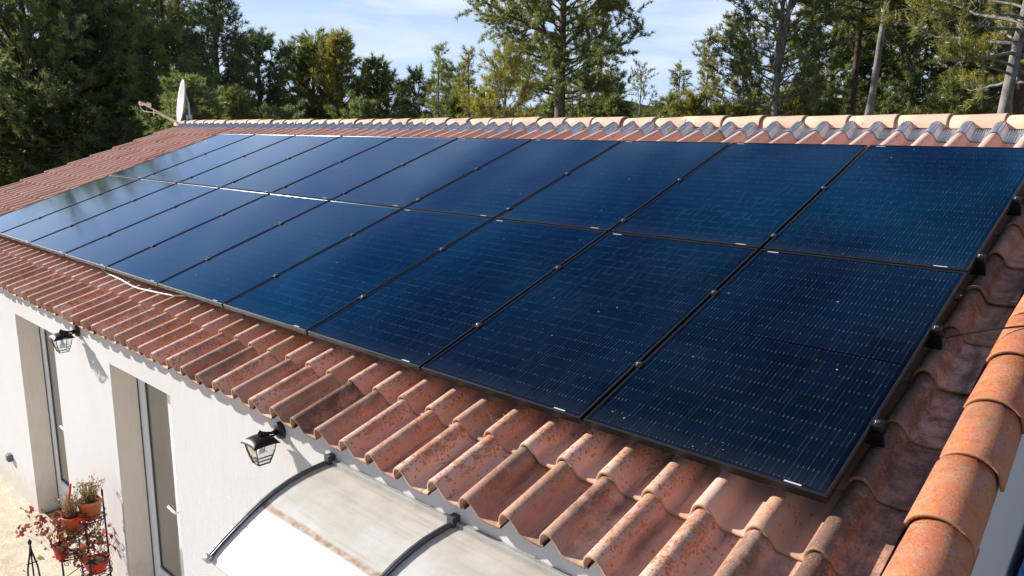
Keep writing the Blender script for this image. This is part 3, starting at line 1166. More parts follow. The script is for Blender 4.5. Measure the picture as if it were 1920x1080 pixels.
# mounting rails run under both rows of panels, ends showing at the near side
rp_ = None
for i, v in enumerate(RAILS_V):
    r_ = empty('mounting_rail', roofp(-10.55, v, -0.075), (RP, 0, 0))
    b = MB()
    Lr = 10.55 + 0.042
    b.box((0.0, -0.02, -0.02), (Lr, 0.02, 0.038))
    b.build('rail_bar', M['rail'], r_, None, 0.002)
    h = MB()
    h.box((Lr - 0.012, -0.016, -0.016), (Lr + 0.004, 0.016, 0.03))
    h.build('end_cap', M['gasket'], r_, None, 0.002)
    for k in range(0, 11):
        q = MB()
        xq = Lr - 0.12 - k * 1.02
        q.box((xq, 0.021, -0.03), (xq + 0.05, 0.027, 0.03))
        q.box((xq, 0.021, -0.036), (xq + 0.05, 0.11, -0.030))
        q.build('roof_hook', M['zinc'], r_)
    tag(r_, 'black mounting rail end under the panels, %s up from the eave' % ORD[i] if i else 'black mounting rail end under the panels, lowest of the four near the eave', 'rail', 'rails under the solar panels')

# ------------------------------------------------------------------ wall lanterns
def make_lantern():
    r_ = empty('wall_lantern')
    tag(r_, 'x', 'lantern', 'black lanterns under the eaves')
    Y = Matrix.Rotation(R(90), 4, 'X')                      # lathe axis z -> -y
    p = MB()
    p.lathe([(0.0, 0.032), (0.030, 0.032), (0.052, 0.024), (0.060, 0.010), (0.060, 0.0)], 24, Y)
    p.build('backplate', M['lamp_black'], r_)
    a = MB()
    a.tube([(0, -0.028, 0.006), (0, -0.07, 0.000), (0, -0.11, 0.012), (0, -0.148, 0.026)], [0.016, 0.010, 0.0085, 0.010], 10)
    a.tube([(0, -0.028, -0.012), (0, -0.06, -0.022), (0, -0.10, -0.012), (0, -0.148, 0.004)], [0.010, 0.007, 0.006, 0.006], 8)
    a.lathe([(0.0, 0.042), (0.007, 0.040), (0.011, 0.032), (0.016, 0.020), (0.018, 0.004), (0.022, -0.006)], 14, Matrix.Translation((0, -0.15, 0)))
    a.build('arm', M['lamp_black'], r_)
    # four-sided flared roof
    c = MB()
    rows = []
    for (h, z) in ((0.014, 0.004), (0.032, 0.001), (0.056, -0.008), (0.074, -0.021), (0.090, -0.042), (0.0905, -0.045)):
        row = []
        nn = 12
        for sd in range(4):
            for i in range(nn):
                t = i / nn * 2 - 1
                bow = 0.010 * (1 - t * t) * (h / 0.084)              # edges bowed up mid-side
                x, y = [(t, -1), (1, t), (-t, 1), (-1, -t)][sd]
                kx = h * (1.0 if True else 0)
                row.append((x * kx, -0.15 + y * kx, z + bow))
        row.append(row[0])
        rows.append(row)
    c.sheet(rows, smooth=True)
    c.build('lamp_roof', M['lamp_black'], r_)
    k_ = MB()
    top, bot, zt, zb = 0.070, 0.038, -0.040, -0.178
    for sx in (-1, 1):
        for sy in (-1, 1):
            pts = []
            for i in range(6):
                t = i / 5
                hh = top + (bot - top) * (t ** 1.5)
                pts.append((sx * hh, -0.15 + sy * hh, zt + (zb - zt) * t))
            k_.tube(pts, 0.0036, 6)
    for t, rd in ((0.62, 0.0022), (0.80, 0.0022), (1.0, 0.0032), (0.03, 0.003)):
        hh = top + (bot - top) * (t ** 1.5)
        z = zt + (zb - zt) * t
        q = [(-hh, -0.15 - hh, z), (hh, -0.15 - hh, z), (hh, -0.15 + hh, z), (-hh, -0.15 + hh, z), (-hh, -0.15 - hh, z)]
        for i in range(4):
            k_.tube([q[i], q[i + 1]], rd, 6)
    k_.build('cage', M['lamp_black'], r_)
    g_ = MB()
    rows = []
    for t in (0.03, 0.35, 0.65, 1.0):
        hh = (top + (bot - top) * (t ** 1.5)) - 0.003
        z = zt + (zb - zt) * t
        rows.append([(-hh, -0.15 - hh, z), (hh, -0.15 - hh, z), (hh, -0.15 + hh, z), (-hh, -0.15 + hh, z), (-hh, -0.15 - hh, z)])
    g_.sheet(rows, smooth=False)
    g_.build('lamp_glass', M['lamp_glass'], r_)
    l_ = MB()
    l_.lathe([(0.014, -0.045), (0.014, -0.075), (0.012, -0.078)], 14, Matrix.Translation((0, -0.15, 0)))
    l_.lathe([(0.012, -0.078), (0.020, -0.095), (0.026, -0.112), (0.022, -0.130), (0.010, -0.139), (0.0, -0.141)], 16, Matrix.Translation((0, -0.15, 0)))
    l_.build('bulb', M['label'], r_)
    return r_


lan = make_lantern()
LAMPS = [(-2.905, 'black metal wall lantern under the eave beside the curved door canopy'),
         (-6.075, 'black metal wall lantern under the eave between the two glazed doors'),
         (-9.245, 'black metal wall lantern under the eave beyond the far glazed door')]
for i, (x, lb) in enumerate(LAMPS):
    o = lan if i == 0 else copy_tree(lan)
    o.location = (x, WALL_Y, -0.475)
    o.scale = (0.87, 0.87, 0.87)
    o['label'] = lb
lan.name = 'wall_lantern'

# outdoor socket
so = empty('socket_box', (-8.63, WALL_Y, -2.39))
b = MB()
b.box((-0.042, -0.045, -0.042), (0.042, 0, 0.042))
b.build('socket_case', M['plastic_grey'], so, None, 0.006)
b = MB()
b.box((-0.036, -0.053, -0.030), (0.036, -0.0455, 0.036))
b.build('cover_flap', M['plastic_grey'], so, None, 0.004)
tag(so, 'small grey outdoor socket box on the white wall near the ground', 'socket')

# ------------------------------------------------------------------ door canopy
can = empty('door_canopy', (-1.46, WALL_Y, -0.51))
CO = -Vector(can.location)
tag(can, 'curved cloudy polycarbonate door canopy with dark grey arms below the eave', 'canopy')
ctrl = [(-0.345, -0.508), (-0.40, -0.510), (-0.455, -0.514), (-0.53, -0.522), (-0.61, -0.540), (-0.69, -0.566), (-0.76, -0.597), (-0.83, -0.634), (-0.90, -0.676), (-0.97, -0.722), (-1.04, -0.772)]


def bar(x, w, h, off, pts):
    mb = MB()
    rows = []
    for i, (y, z) in enumerate(pts):
        a, c = pts[max(i - 1, 0)], pts[min(i + 1, len(pts) - 1)]
        t = Vector((0, c[0] - a[0], c[1] - a[1])).normalized()
        nrm = Vector((1, 0, 0)).cross(t)
        if nrm.z < 0: nrm = -nrm
        p = Vector((x, y, z)) + nrm * off
        rows.append([p + Vector((-w / 2, 0, 0)), p + Vector((-w / 2, 0, 0)) + nrm * h, p + Vector((w / 2, 0, 0)) + nrm * h, p + Vector((w / 2, 0, 0)), p + Vector((-w / 2, 0, 0))])
    mb.sheet(rows, smooth=False)
    n_ = len(rows[0])
    o_ = len(mb.v) - n_ * len(rows)
    mb.f += [tuple(o_ + k for k in range(4))[::-1], tuple(o_ + (len(rows) - 1) * n_ + k for k in range(4))]
    mb.s += [False, False]
    return mb


ARMS = (-2.395, -1.455, -0.515)
for x in ARMS:
    a = bar(x, 0.024, 0.015, 0.004, ctrl)
    o = a.build('arm', M['alu_dark'], can, CO)
    a2 = bar(x, 0.007, 0.003, 0.0192, ctrl)
    a2.build('arm_trim', M['gasket'], o)
    q = MB()
    q.box((x - 0.021, -0.385, -0.512), (x + 0.021, WALL_Y, -0.462))
    q.build('wall_bracket', M['gasket'], can, CO, 0.003)
    e_ = MB()
    ye, ze = ctrl[-1]
    Mx = Matrix.Translation((x - 0.02, ye - 0.004, ze + 0.010)) @ Matrix.Rotation(R(90), 4, 'Y')
    e_.lathe([(0.0, 0), (0.016, 0.0), (0.019, 0.003), (0.019, 0.037), (0.016, 0.04), (0.0, 0.04)], 16, Mx)
    e_.build('arm_end_cap', M['alu'], can, CO)
arcl = [0]
for i in range(1, len(ctrl)):
    arcl.append(arcl[-1] + math.hypot(ctrl[i][0] - ctrl[i - 1][0], ctrl[i][1] - ctrl[i - 1][1]))
for i in (0, 1):
    xa, xb = ARMS[i] + 0.002, ARMS[i + 1] - 0.002
    V, F, A = [], [], []
    nxs = 14
    for j, (y, z) in enumerate(ctrl):
        for s in range(nxs):
            V.append((xa + (xb - xa) * s / (nxs - 1), y, z))
            A.append(arcl[j])
    n0 = len(V)
    V += [(x, y, z - 0.006) for x, y, z in V]
    A += A
    for j in range(len(ctrl) - 1):
        for s in range(nxs - 1):
            q = (j * nxs + s, j * nxs + s + 1, (j + 1) * nxs + s + 1, (j + 1) * nxs + s)
            F.append(q)
            F.append(tuple(n0 + k for k in q[::-1]))
    jl = (len(ctrl) - 1) * nxs
    for s in range(nxs - 1):
        F.append((s + 1, s, n0 + s, n0 + s + 1))
        F.append((jl + s, jl + s + 1, n0 + jl + s + 1, n0 + jl + s))
    o = np_mesh('canopy_sheet', np.array(V), np.array(F), M['poly'], can, True, {'arc': ('POINT', np.array(A))})
    o.location = CO
b = MB()
b.box((ARMS[0] + 0.022, -0.366, -0.512), (ARMS[2] - 0.022, WALL_Y, -0.488))
b.build('wall_rail', simple('rail_aluminium', (0.40, 0.39, 0.37), 0.5, 0.3), can, CO, 0.002)

# ------------------------------------------------------------------ plant stand and pots
SX = -5.65
st = empty('plant_stand', (SX, -0.60, GROUND_Z))
tag(st, 'black wrought iron tiered plant stand against the white wall between the doors', 'plant stand')


def P(x, y, z):
    return (x - SX, y + 0.60, z - GROUND_Z)


for (yy, zt, xo) in ((-0.42, -1.80, 0.0), (-0.60, -2.02, 0.10), (-0.60, -2.02, -0.10), (-0.77, -2.12, 0.0)):
    b = MB()
    b.tube([P(SX + xo, yy, zt), P(SX + xo, yy + 0.004, (zt + GROUND_Z) / 2), P(SX + xo, yy, GROUND_Z)], 0.0075, 7)
    b.tube([P(SX + xo, yy, zt), P(SX + xo, yy, zt + 0.05), P(SX + xo, yy, zt + 0.075)], [0.0075, 0.009, 0.001], 7)
    b.build('leg', M['iron'], st)


def ring_pts(cx, cy, z, r_, n=20):
    return [P(cx + r_ * math.cos(2 * math.pi * k / n), cy + r_ * math.sin(2 * math.pi * k / n), z) for k in range(n + 1)]


SHELF = [(-0.52, -1.955, 0.105), (-0.69, -2.215, 0.09), (-0.52, -2.455, 0.115), (-0.69, -2.56, 0.09)]
for (cy, z, r_) in SHELF:
    b = MB()
    b.tube(ring_pts(SX, cy, z, r_), 0.005, 6, False)
    b.tube(ring_pts(SX, cy, z, r_ * 0.55), 0.004, 6, False)
    for k in range(6):
        w = math.pi * k / 6
        b.tube([P(SX + r_ * math.cos(w), cy + r_ * math.sin(w), z), P(SX - r_ * math.cos(w), cy - r_ * math.sin(w), z)], 0.003, 5)
    # scrolls under the ring
    for k in range(5):
        w = 2 * math.pi * k / 5 + 0.5
        cx_, cy_ = SX + r_ * math.cos(w), cy + r_ * math.sin(w)
        sp = []
        for i in range(16):
            t = i / 15
            a = t * 9.0
            rr2 = 0.030 * (1 - t * 0.8)
            sp.append(P(cx_ - math.sin(w) * rr2 * math.cos(a), cy_ + math.cos(w) * rr2 * math.cos(a), z - 0.032 + rr2 * math.sin(a)))
        b.tube(sp, 0.0032, 5)
    b.tube(ring_pts(SX, cy, z + 0.055, r_ * 1.02), 0.0035, 6, False)
    b.build('shelf', M['iron'], st)
b = MB()
for z in (-2.40, -2.16):
    b.tube([P(SX, -0.77, z), P(SX + 0.10, -0.60, z), P(SX, -0.42, z), P(SX - 0.10, -0.60, z), P(SX, -0.77, z)], 0.004, 6)
b.build('brace', M['iron'], st)


def leaf_cloud(name, mat, parent, centers, size, seed, curl=0.4):
    """broad little leaves, each folded along its middle"""
    rg = np.random.default_rng(seed)
    V, F, T = [], [], []
    for c in centers:
        d = rg.normal(size=3)
        d /= np.linalg.norm(d)
        e = np.cross(d, rg.normal(size=3))
        e /= np.linalg.norm(e)
        n_ = np.cross(d, e)
        s = size * rg.uniform(0.6, 1.3)
        o_ = len(V)
        V += [c - d * s * 0.5, c + e * s * 0.38 + n_ * s * 0.15, c + d * s * 0.55 - n_ * s * curl * 0.4, c - e * s * 0.38 + n_ * s * 0.15]
        F += [(o_, o_ + 1, o_ + 2), (o_, o_ + 2, o_ + 3)]
        t = rg.random()
        T += [t, t]
    return np_mesh(name, np.array(V), np.array(F), mat, parent, False, {'tone': ('FACE', np.array(T))})


def pot(name, label, x, y, z, r_, h, mat, bowl=False):
    o = empty('potted_plant', (x, y, z))
    tag(o, label, 'potted plant', 'pots on the plant stand')
    b = MB()
    if bowl:
        b.lathe([(0, 0.001), (r_ * 0.55, 0.0), (r_ * 0.75, h * 0.35), (r_ * 0.95, h * 0.8), (r_ * 1.0, h), (r_ * 1.04, h), (r_ * 1.04, h * 0.93), (r_ * 0.94, h * 0.9), (r_ * 0.9, h * 0.86)], 24)
    else:
        b.lathe([(0, 0.001), (r_ * 0.72, 0.0), (r_ * 0.94, h * 0.84), (r_ * 1.0, h * 0.85), (r_ * 1.02, h * 0.98), (r_ * 1.0, h), (r_ * 0.93, h), (r_ * 0.91, h * 0.85)], 24)
    b.build('pot', mat, o)
    b = MB()
    b.lathe([(0, h * 0.90), (r_ * 0.5, h * 0.89), (r_ * 0.92, h * 0.86)], 20)
    b.build('soil', M['soil'], o)
    return o


def stems(o, mat, n, h, spread, z0, seed, rad=0.0025):
    rg = np.random.default_rng(seed)
    b = MB()
    tips, along = [], []
    for i in range(n):
        a, q = rg.uniform(0, 6.28), spread * math.sqrt(rg.random())
        hh = h * rg.uniform(0.55, 1.0)
        lean = rg.normal(0, 0.16, 2)
        p0 = np.array([q * 0.5 * math.cos(a), q * 0.5 * math.sin(a), z0])
        p1 = p0 + np.array([q * 0.4 * math.cos(a) + lean[0] * hh * 0.4, q * 0.4 * math.sin(a) + lean[1] * hh * 0.4, hh * 0.55])
        p2 = p1 + np.array([q * 0.5 * math.cos(a) + lean[0] * hh, q * 0.5 * math.sin(a) + lean[1] * hh, hh * 0.45])
        b.tube([p0, p1, p2], [rad, rad * 0.8, rad * 0.5], 4)
        tips.append(p2)
        for t in (0.3, 0.5, 0.65, 0.8, 0.9, 1.0):
            along.append((p0 * (1 - t) + p1 * t) if rg.random() < 0.35 else (p1 * (1 - t) + p2 * t))
    b.build('stem', mat, o)
    return np.array(tips), np.array(along)


def jit(a, s, n, seed):
    rg = np.random.default_rng(seed)
    return a[rg.integers(0, len(a), n)] + rg.normal(0, s, (n, 3))


p1 = pot('p', 'orange plastic pot of dry yellow stalks, topmost on the iron stand', SX, -0.52, -1.949, 0.095, 0.155, M['terracotta'])
tp, al = stems(p1, M['dry'], 60, 0.20, 0.07, 0.135, 21)
leaf_cloud('foliage', M['leaf_brown'], p1, jit(al, 0.010, 260, 1), 0.020, 1)
p2 = pot('p', 'orange plastic pot with tall dry grass, left of the topmost pot', SX - 0.02, -0.655, -2.02, 0.075, 0.13, M['terracotta'])
tp, al = stems(p2, M['dry'], 60, 0.24, 0.055, 0.11, 22)
leaf_cloud('foliage', M['leaf_brown'], p2, jit(al, 0.010, 260, 2), 0.018, 2)
p3 = pot('p', 'small red pot of trailing red leaves, leftmost on the iron stand', SX, -0.765, -2.209, 0.06, 0.115, M['red'])
tp, al = stems(p3, M['iron'], 16, 0.30, 0.16, 0.09, 23, 0.0018)
leaf_cloud('foliage', M['leaf_red'], p3, np.concatenate([jit(al, 0.016, 70, 3), jit(tp, 0.022, 60, 13)]), 0.046, 3)
p4 = pot('p', 'bright red bowl pot of wilted dark red leaves, lowest on the stand', SX, -0.515, -2.449, 0.10, 0.11, M['red'], True)
tp, al = stems(p4, M['iron'], 26, 0.24, 0.20, 0.09, 24, 0.0018)
al2 = al * np.array([1.0, 1.25, 0.85])
leaf_cloud('foliage', M['leaf_red'], p4, np.concatenate([jit(al2, 0.024, 90, 4), jit(tp, 0.03, 60, 14)]), 0.046, 4)
# a creeper hanging through the frame below the top shelf
cr = empty('creeper', (SX, -0.56, -2.15))
tag(cr, 'brown and red creeper leaves hanging through the middle of the iron plant stand', 'plant')
rg = np.random.default_rng(5)
b = MB()
cc = []
for i in range(22):
    y = rg.uniform(-0.18, 0.14)
    p0 = np.array([rg.normal(0, 0.05), y * 0.8, 0.16])
    q1 = np.array([rg.normal(0, 0.07), y + rg.normal(0, 0.04), rg.uniform(-0.02, 0.10)])
    q2 = q1 + np.array([rg.normal(0, 0.04), rg.normal(0, 0.05), rg.uniform(-0.16, -0.03)])
    b.tube([p0, q1, q2], 0.0018, 4)
    for t in np.linspace(0, 1, 5):
        cc += [p0 * (1 - t) + q1 * t, q1 * (1 - t) + q2 * t]
b.build('stem', M['iron'], cr)
cc = np.array(cc)
cc = cc[rg.integers(0, len(cc), 330)] + rg.normal(0, 0.022, (330, 3))
leaf_cloud('foliage', M['leaf_brown'], cr, cc[:110], 0.044, 6)
leaf_cloud('foliage', M['leaf_red'], cr, cc[230:], 0.044, 7)
# red plastic stick and strap
b = MB()
b.tube([(SX - 0.02, -0.64, -1.62), (SX - 0.02, -0.652, -1.70), (SX - 0.02, -0.672, -1.80), (SX - 0.03, -0.70, -1.92)], [0.009, 0.010, 0.007, 0.006], 8)
o = b.build('plant_stick', M['red'])
tag(o, 'bright red plastic stick standing in the tall dry grass pot', 'stick')
b = MB()
pts = []
for i in range(18):
    t = i / 17
    pts.append((SX + 0.10 - 0.03 * t, -0.70 + 0.13 * t, -1.905 + 0.035 * math.sin(t * 3.0) - 0.085 * t * t))
rows = [[Vector(p) + Vector((0.008, 0, 0.014)), Vector(p) + Vector((0, 0, 0.0)), Vector(p) + Vector((-0.008, 0, -0.016))] for p in pts]
b.sheet(rows)
b.sheet([[q + Vector((-0.003, 0.0, 0.001)) for q in r_] for r_ in rows])
o = b.build('strap', M['red'])
tag(o, 'bright red plastic strap draped over the front of the orange pot', 'strap')

# a second iron frame, only its pointed top in view
tr = empty('iron_trellis', (-5.75, -0.95, GROUND_Z))
tag(tr, 'pointed top of a dark wrought iron frame at the lower left on the terrace', 'trellis')
b = MB()
for s in (-1, 1):
    b.tube([(0, 0, 0.72), (0.0, s * 0.006, 0.66), (0.0, s * 0.035, 0.52), (0, s * 0.05, 0.3), (0, s * 0.05, 0)], 0.007, 7)
b.tube([(0, 0, 0.70), (0, 0.0, 0)], 0.006, 7)
for z in (0.56, 0.40):
    b.tube([(0, -0.04, z), (0, 0.04, z)], 0.005, 6)
b.build('frame', M['iron'], tr)
b = MB()
b.lathe([(0.0, 0.775), (0.006, 0.76), (0.015, 0.745), (0.012, 0.725), (0.005, 0.715), (0.0, 0.71)], 12)
b.build('finial', M['iron'], tr)

# dry leaves and twigs on the terrace
rg = np.random.default_rng(12)
cc = np.stack([rg.uniform(-10.5, -5.2, 90), rg.uniform(-2.2, -0.42, 90), np.full(90, GROUND_Z + 0.008)], 1)
o = leaf_cloud('leaf_litter', M['leaf_brown'], None, cc, 0.05, 9, 0.2)
tag(o, 'scattered dry brown leaves on the sandy terrace', 'leaves', None, 'stuff')

# ------------------------------------------------------------------ cables, tuft, plastic sheet
b = MB()
CR = PAN + 0.085
wp = [(-6.62, 0.06), (-6.45, 0.03), (-6.24, 0.012), (-6.04, 0.0), (-5.80, -0.02), (-5.62, -0.028), (-5.45, -0.02), (-5.28, -0.005), (-5.10, 0.02), (-4.92, 0.07)]
b.tube([roofp(u, v, CR + 0.014 + 0.004 * math.sin(u * 9)) for u, v in wp], 0.0065, 7)
tag(b.build('white_cable', M['cable_white']), 'thin white cable lying over the tiles below the panels', 'cable')
b = MB()
wp = [(-0.06, 1.18, -0.10), (0.03, 1.22, -0.075), (0.10, 1.27, -0.062), (0.20, 1.33, -0.052), (0.30, 1.40, -0.055), (0.40, 1.48, -0.08), (0.47, 1.54, -0.16), (0.47, 1.60, -0.6)]
b.tube([roofp(*p) for p in wp], 0.0045, 7)
tag(b.build('black_cable', M['cable_black']), 'thin black cable leading from the panels across the verge tiles', 'cable')
tf = MB()
rr_ = random.Random(4)
for i in range(60):
    p0 = roofp(-1.53 + rr_.gauss(0, 0.02), -0.03 + rr_.gauss(0, 0.03), PAN + 0.012)
    p2 = p0 + Vector((rr_.gauss(0, 0.035), rr_.gauss(0, 0.03), abs(rr_.gauss(0.015, 0.025))))
    tf.tube([p0, (p0 + p2) / 2 + Vector((0, 0, 0.01)), p2], [0.0016, 0.0014, 0.0005], 4)
tag(tf.build('dry_grass_tuft', M['dry']), 'small tuft of dry grass caught between tiles under the panel edge', 'grass tuft')
b = MB()
rows = []
rr_ = random.Random(9)
for j in range(16):
    t = j / 15
    row = []
    for k in range(8):
        s = k / 7
        y = 1.80 + 2.2 * s
        ztop = -1.02 + 0.32 * (y - 1.80) + rr_.uniform(-0.012, 0.012)
        z = ztop - (ztop - (GROUND_Z + 0.05)) * t
        row.append((0.345 + 0.02 * math.sin(7 * s + 3 * t) + rr_.uniform(-0.008, 0.008), y - 0.13 * t + rr_.uniform(-0.01, 0.01), z))
    rows.append(row)
b.sheet(rows)
b.sheet([[(x + 0.003, y, z) for x, y, z in r_[::-1]] for r_ in rows])
tag(b.build('plastic_sheet', M['tarp']), 'crumpled blue plastic sheet hanging on the shaded white gable wall', 'plastic sheet')

# ------------------------------------------------------------------ satellite dish
ds = empty('satellite_dish', (-13.62, 4.25, 1.24))
tag(ds, 'grey satellite dish with its receiver arm at the far end of the ridge', 'satellite dish')
nd = Vector((-0.27, -0.95, 0.16)).normalized()
ex = Vector((0, 0, 1)).cross(nd).normalized()
ey = nd.cross(ex)
dc = Vector((-0.12, -0.05, 0.46))
b = MB()
rows, rows2 = [], []
for i in range(9):
    r_ = i / 8
    row, row2 = [], []
    for k in range(33):
        w = 2 * math.pi * k / 32
        p = dc + ex * (0.37 * r_ * math.cos(w)) + ey * (0.41 * r_ * math.sin(w)) + nd * (0.075 * (r_ * r_ - 1))
        row.append(p)
        row2.append(p - nd * 0.012)
    rows.append(row)
    rows2.append(row2[::-1])
rows.append(rows2[-1][::-1])
b.sheet(rows)
b.sheet(rows2)
b.build('reflector', M['dish'], ds)
b = MB()
b.tube([(0.10, 0.0, -0.05), (0.10, 0, 0.20), (0.08, 0, 0.42), (0.01, 0, 0.55)], 0.024, 10)
b.build('mast', M['zinc'], ds)
b = MB()
b.box((-0.05, -0.06, 0.12), (0.09, 0.06, 0.22))
b.build('bracket', M['zinc'], ds, None, 0.01)
b = MB()
foot = dc - ey * 0.40 - nd * 0.02
lnb = dc + nd * 0.62 - ey * 0.16
b.tube([foot - nd * 0.08, foot, lnb], 0.014, 8)
b.tube([foot - nd * 0.08, (0.05, 0, 0.06)], 0.012, 8)
b.build('receiver_arm', M['beige_plastic'], ds)
b = MB()
Mx = Matrix.Translation(lnb) @ nd.to_track_quat('Z', 'Y').to_matrix().to_4x4()
b.lathe([(0, -0.13), (0.040, -0.128), (0.044, -0.07), (0.026, -0.06), (0.026, 0.0), (0.036, 0.01), (0.036, 0.07), (0.0, 0.075)], 14, Mx)
b.build('receiver', M['beige_plastic'], ds)
b = MB()
pm = foot.lerp(lnb, 0.62)
b.tube([lnb + nd * 0.06, lnb + nd * 0.05 - Vector((0, 0, 0.08)), lnb - Vector((0, 0, 0.13)), pm - Vector((0, 0, 0.03)), foot - Vector((0, 0, 0.03)), (0.0, 0, 0.03), (0.12, -0.02, 0.07), (0.25, 0, 0.09), (0.33, 0.02, 0.04)], 0.007, 6)
b.build('dish_cable', M['cable_white'], ds)
b = MB()
b.box((-0.006, -0.006, -0.10), (0.006, 0.006, -0.01), Matrix.Translation(foot.lerp(lnb, 0.72)))
b.build('cable_tie', M['yellow'], ds)

# ------------------------------------------------------------------ pines
def tuft_mesh(name, P_, Dv, tone, mat, parent, nn=9, Ln=0.13, wn=0.014, spread=0.75, seed=0):
    rg = np.random.default_rng(seed)
    n = len(P_)
    k = nn
    d = np.repeat(Dv, k, 0) + rg.normal(0, spread, (n * k, 3))
    d /= np.linalg.norm(d, axis=1)[:, None] + 1e-9
    p = np.repeat(P_, k, 0) + rg.normal(0, 0.012, (n * k, 3))
    e = np.cross(d, rg.normal(size=(n * k, 3)))
    e /= np.linalg.norm(e, axis=1)[:, None] + 1e-9
    ln = (Ln * rg.uniform(0.65, 1.15, n * k))[:, None]
    V = np.empty((n * k, 3, 3), np.float32)
    V[:, 0] = p - e * wn * 0.5
    V[:, 1] = p + e * wn * 0.5
    V[:, 2] = p + d * ln
    T = np.clip(np.repeat(tone, k) + rg.normal(0, 0.12, n * k), 0, 1)
    return np_mesh(name, V.reshape(-1, 3), np.arange(n * k * 3).reshape(-1, 3), mat, parent, False, {'tone': ('FACE', T)})


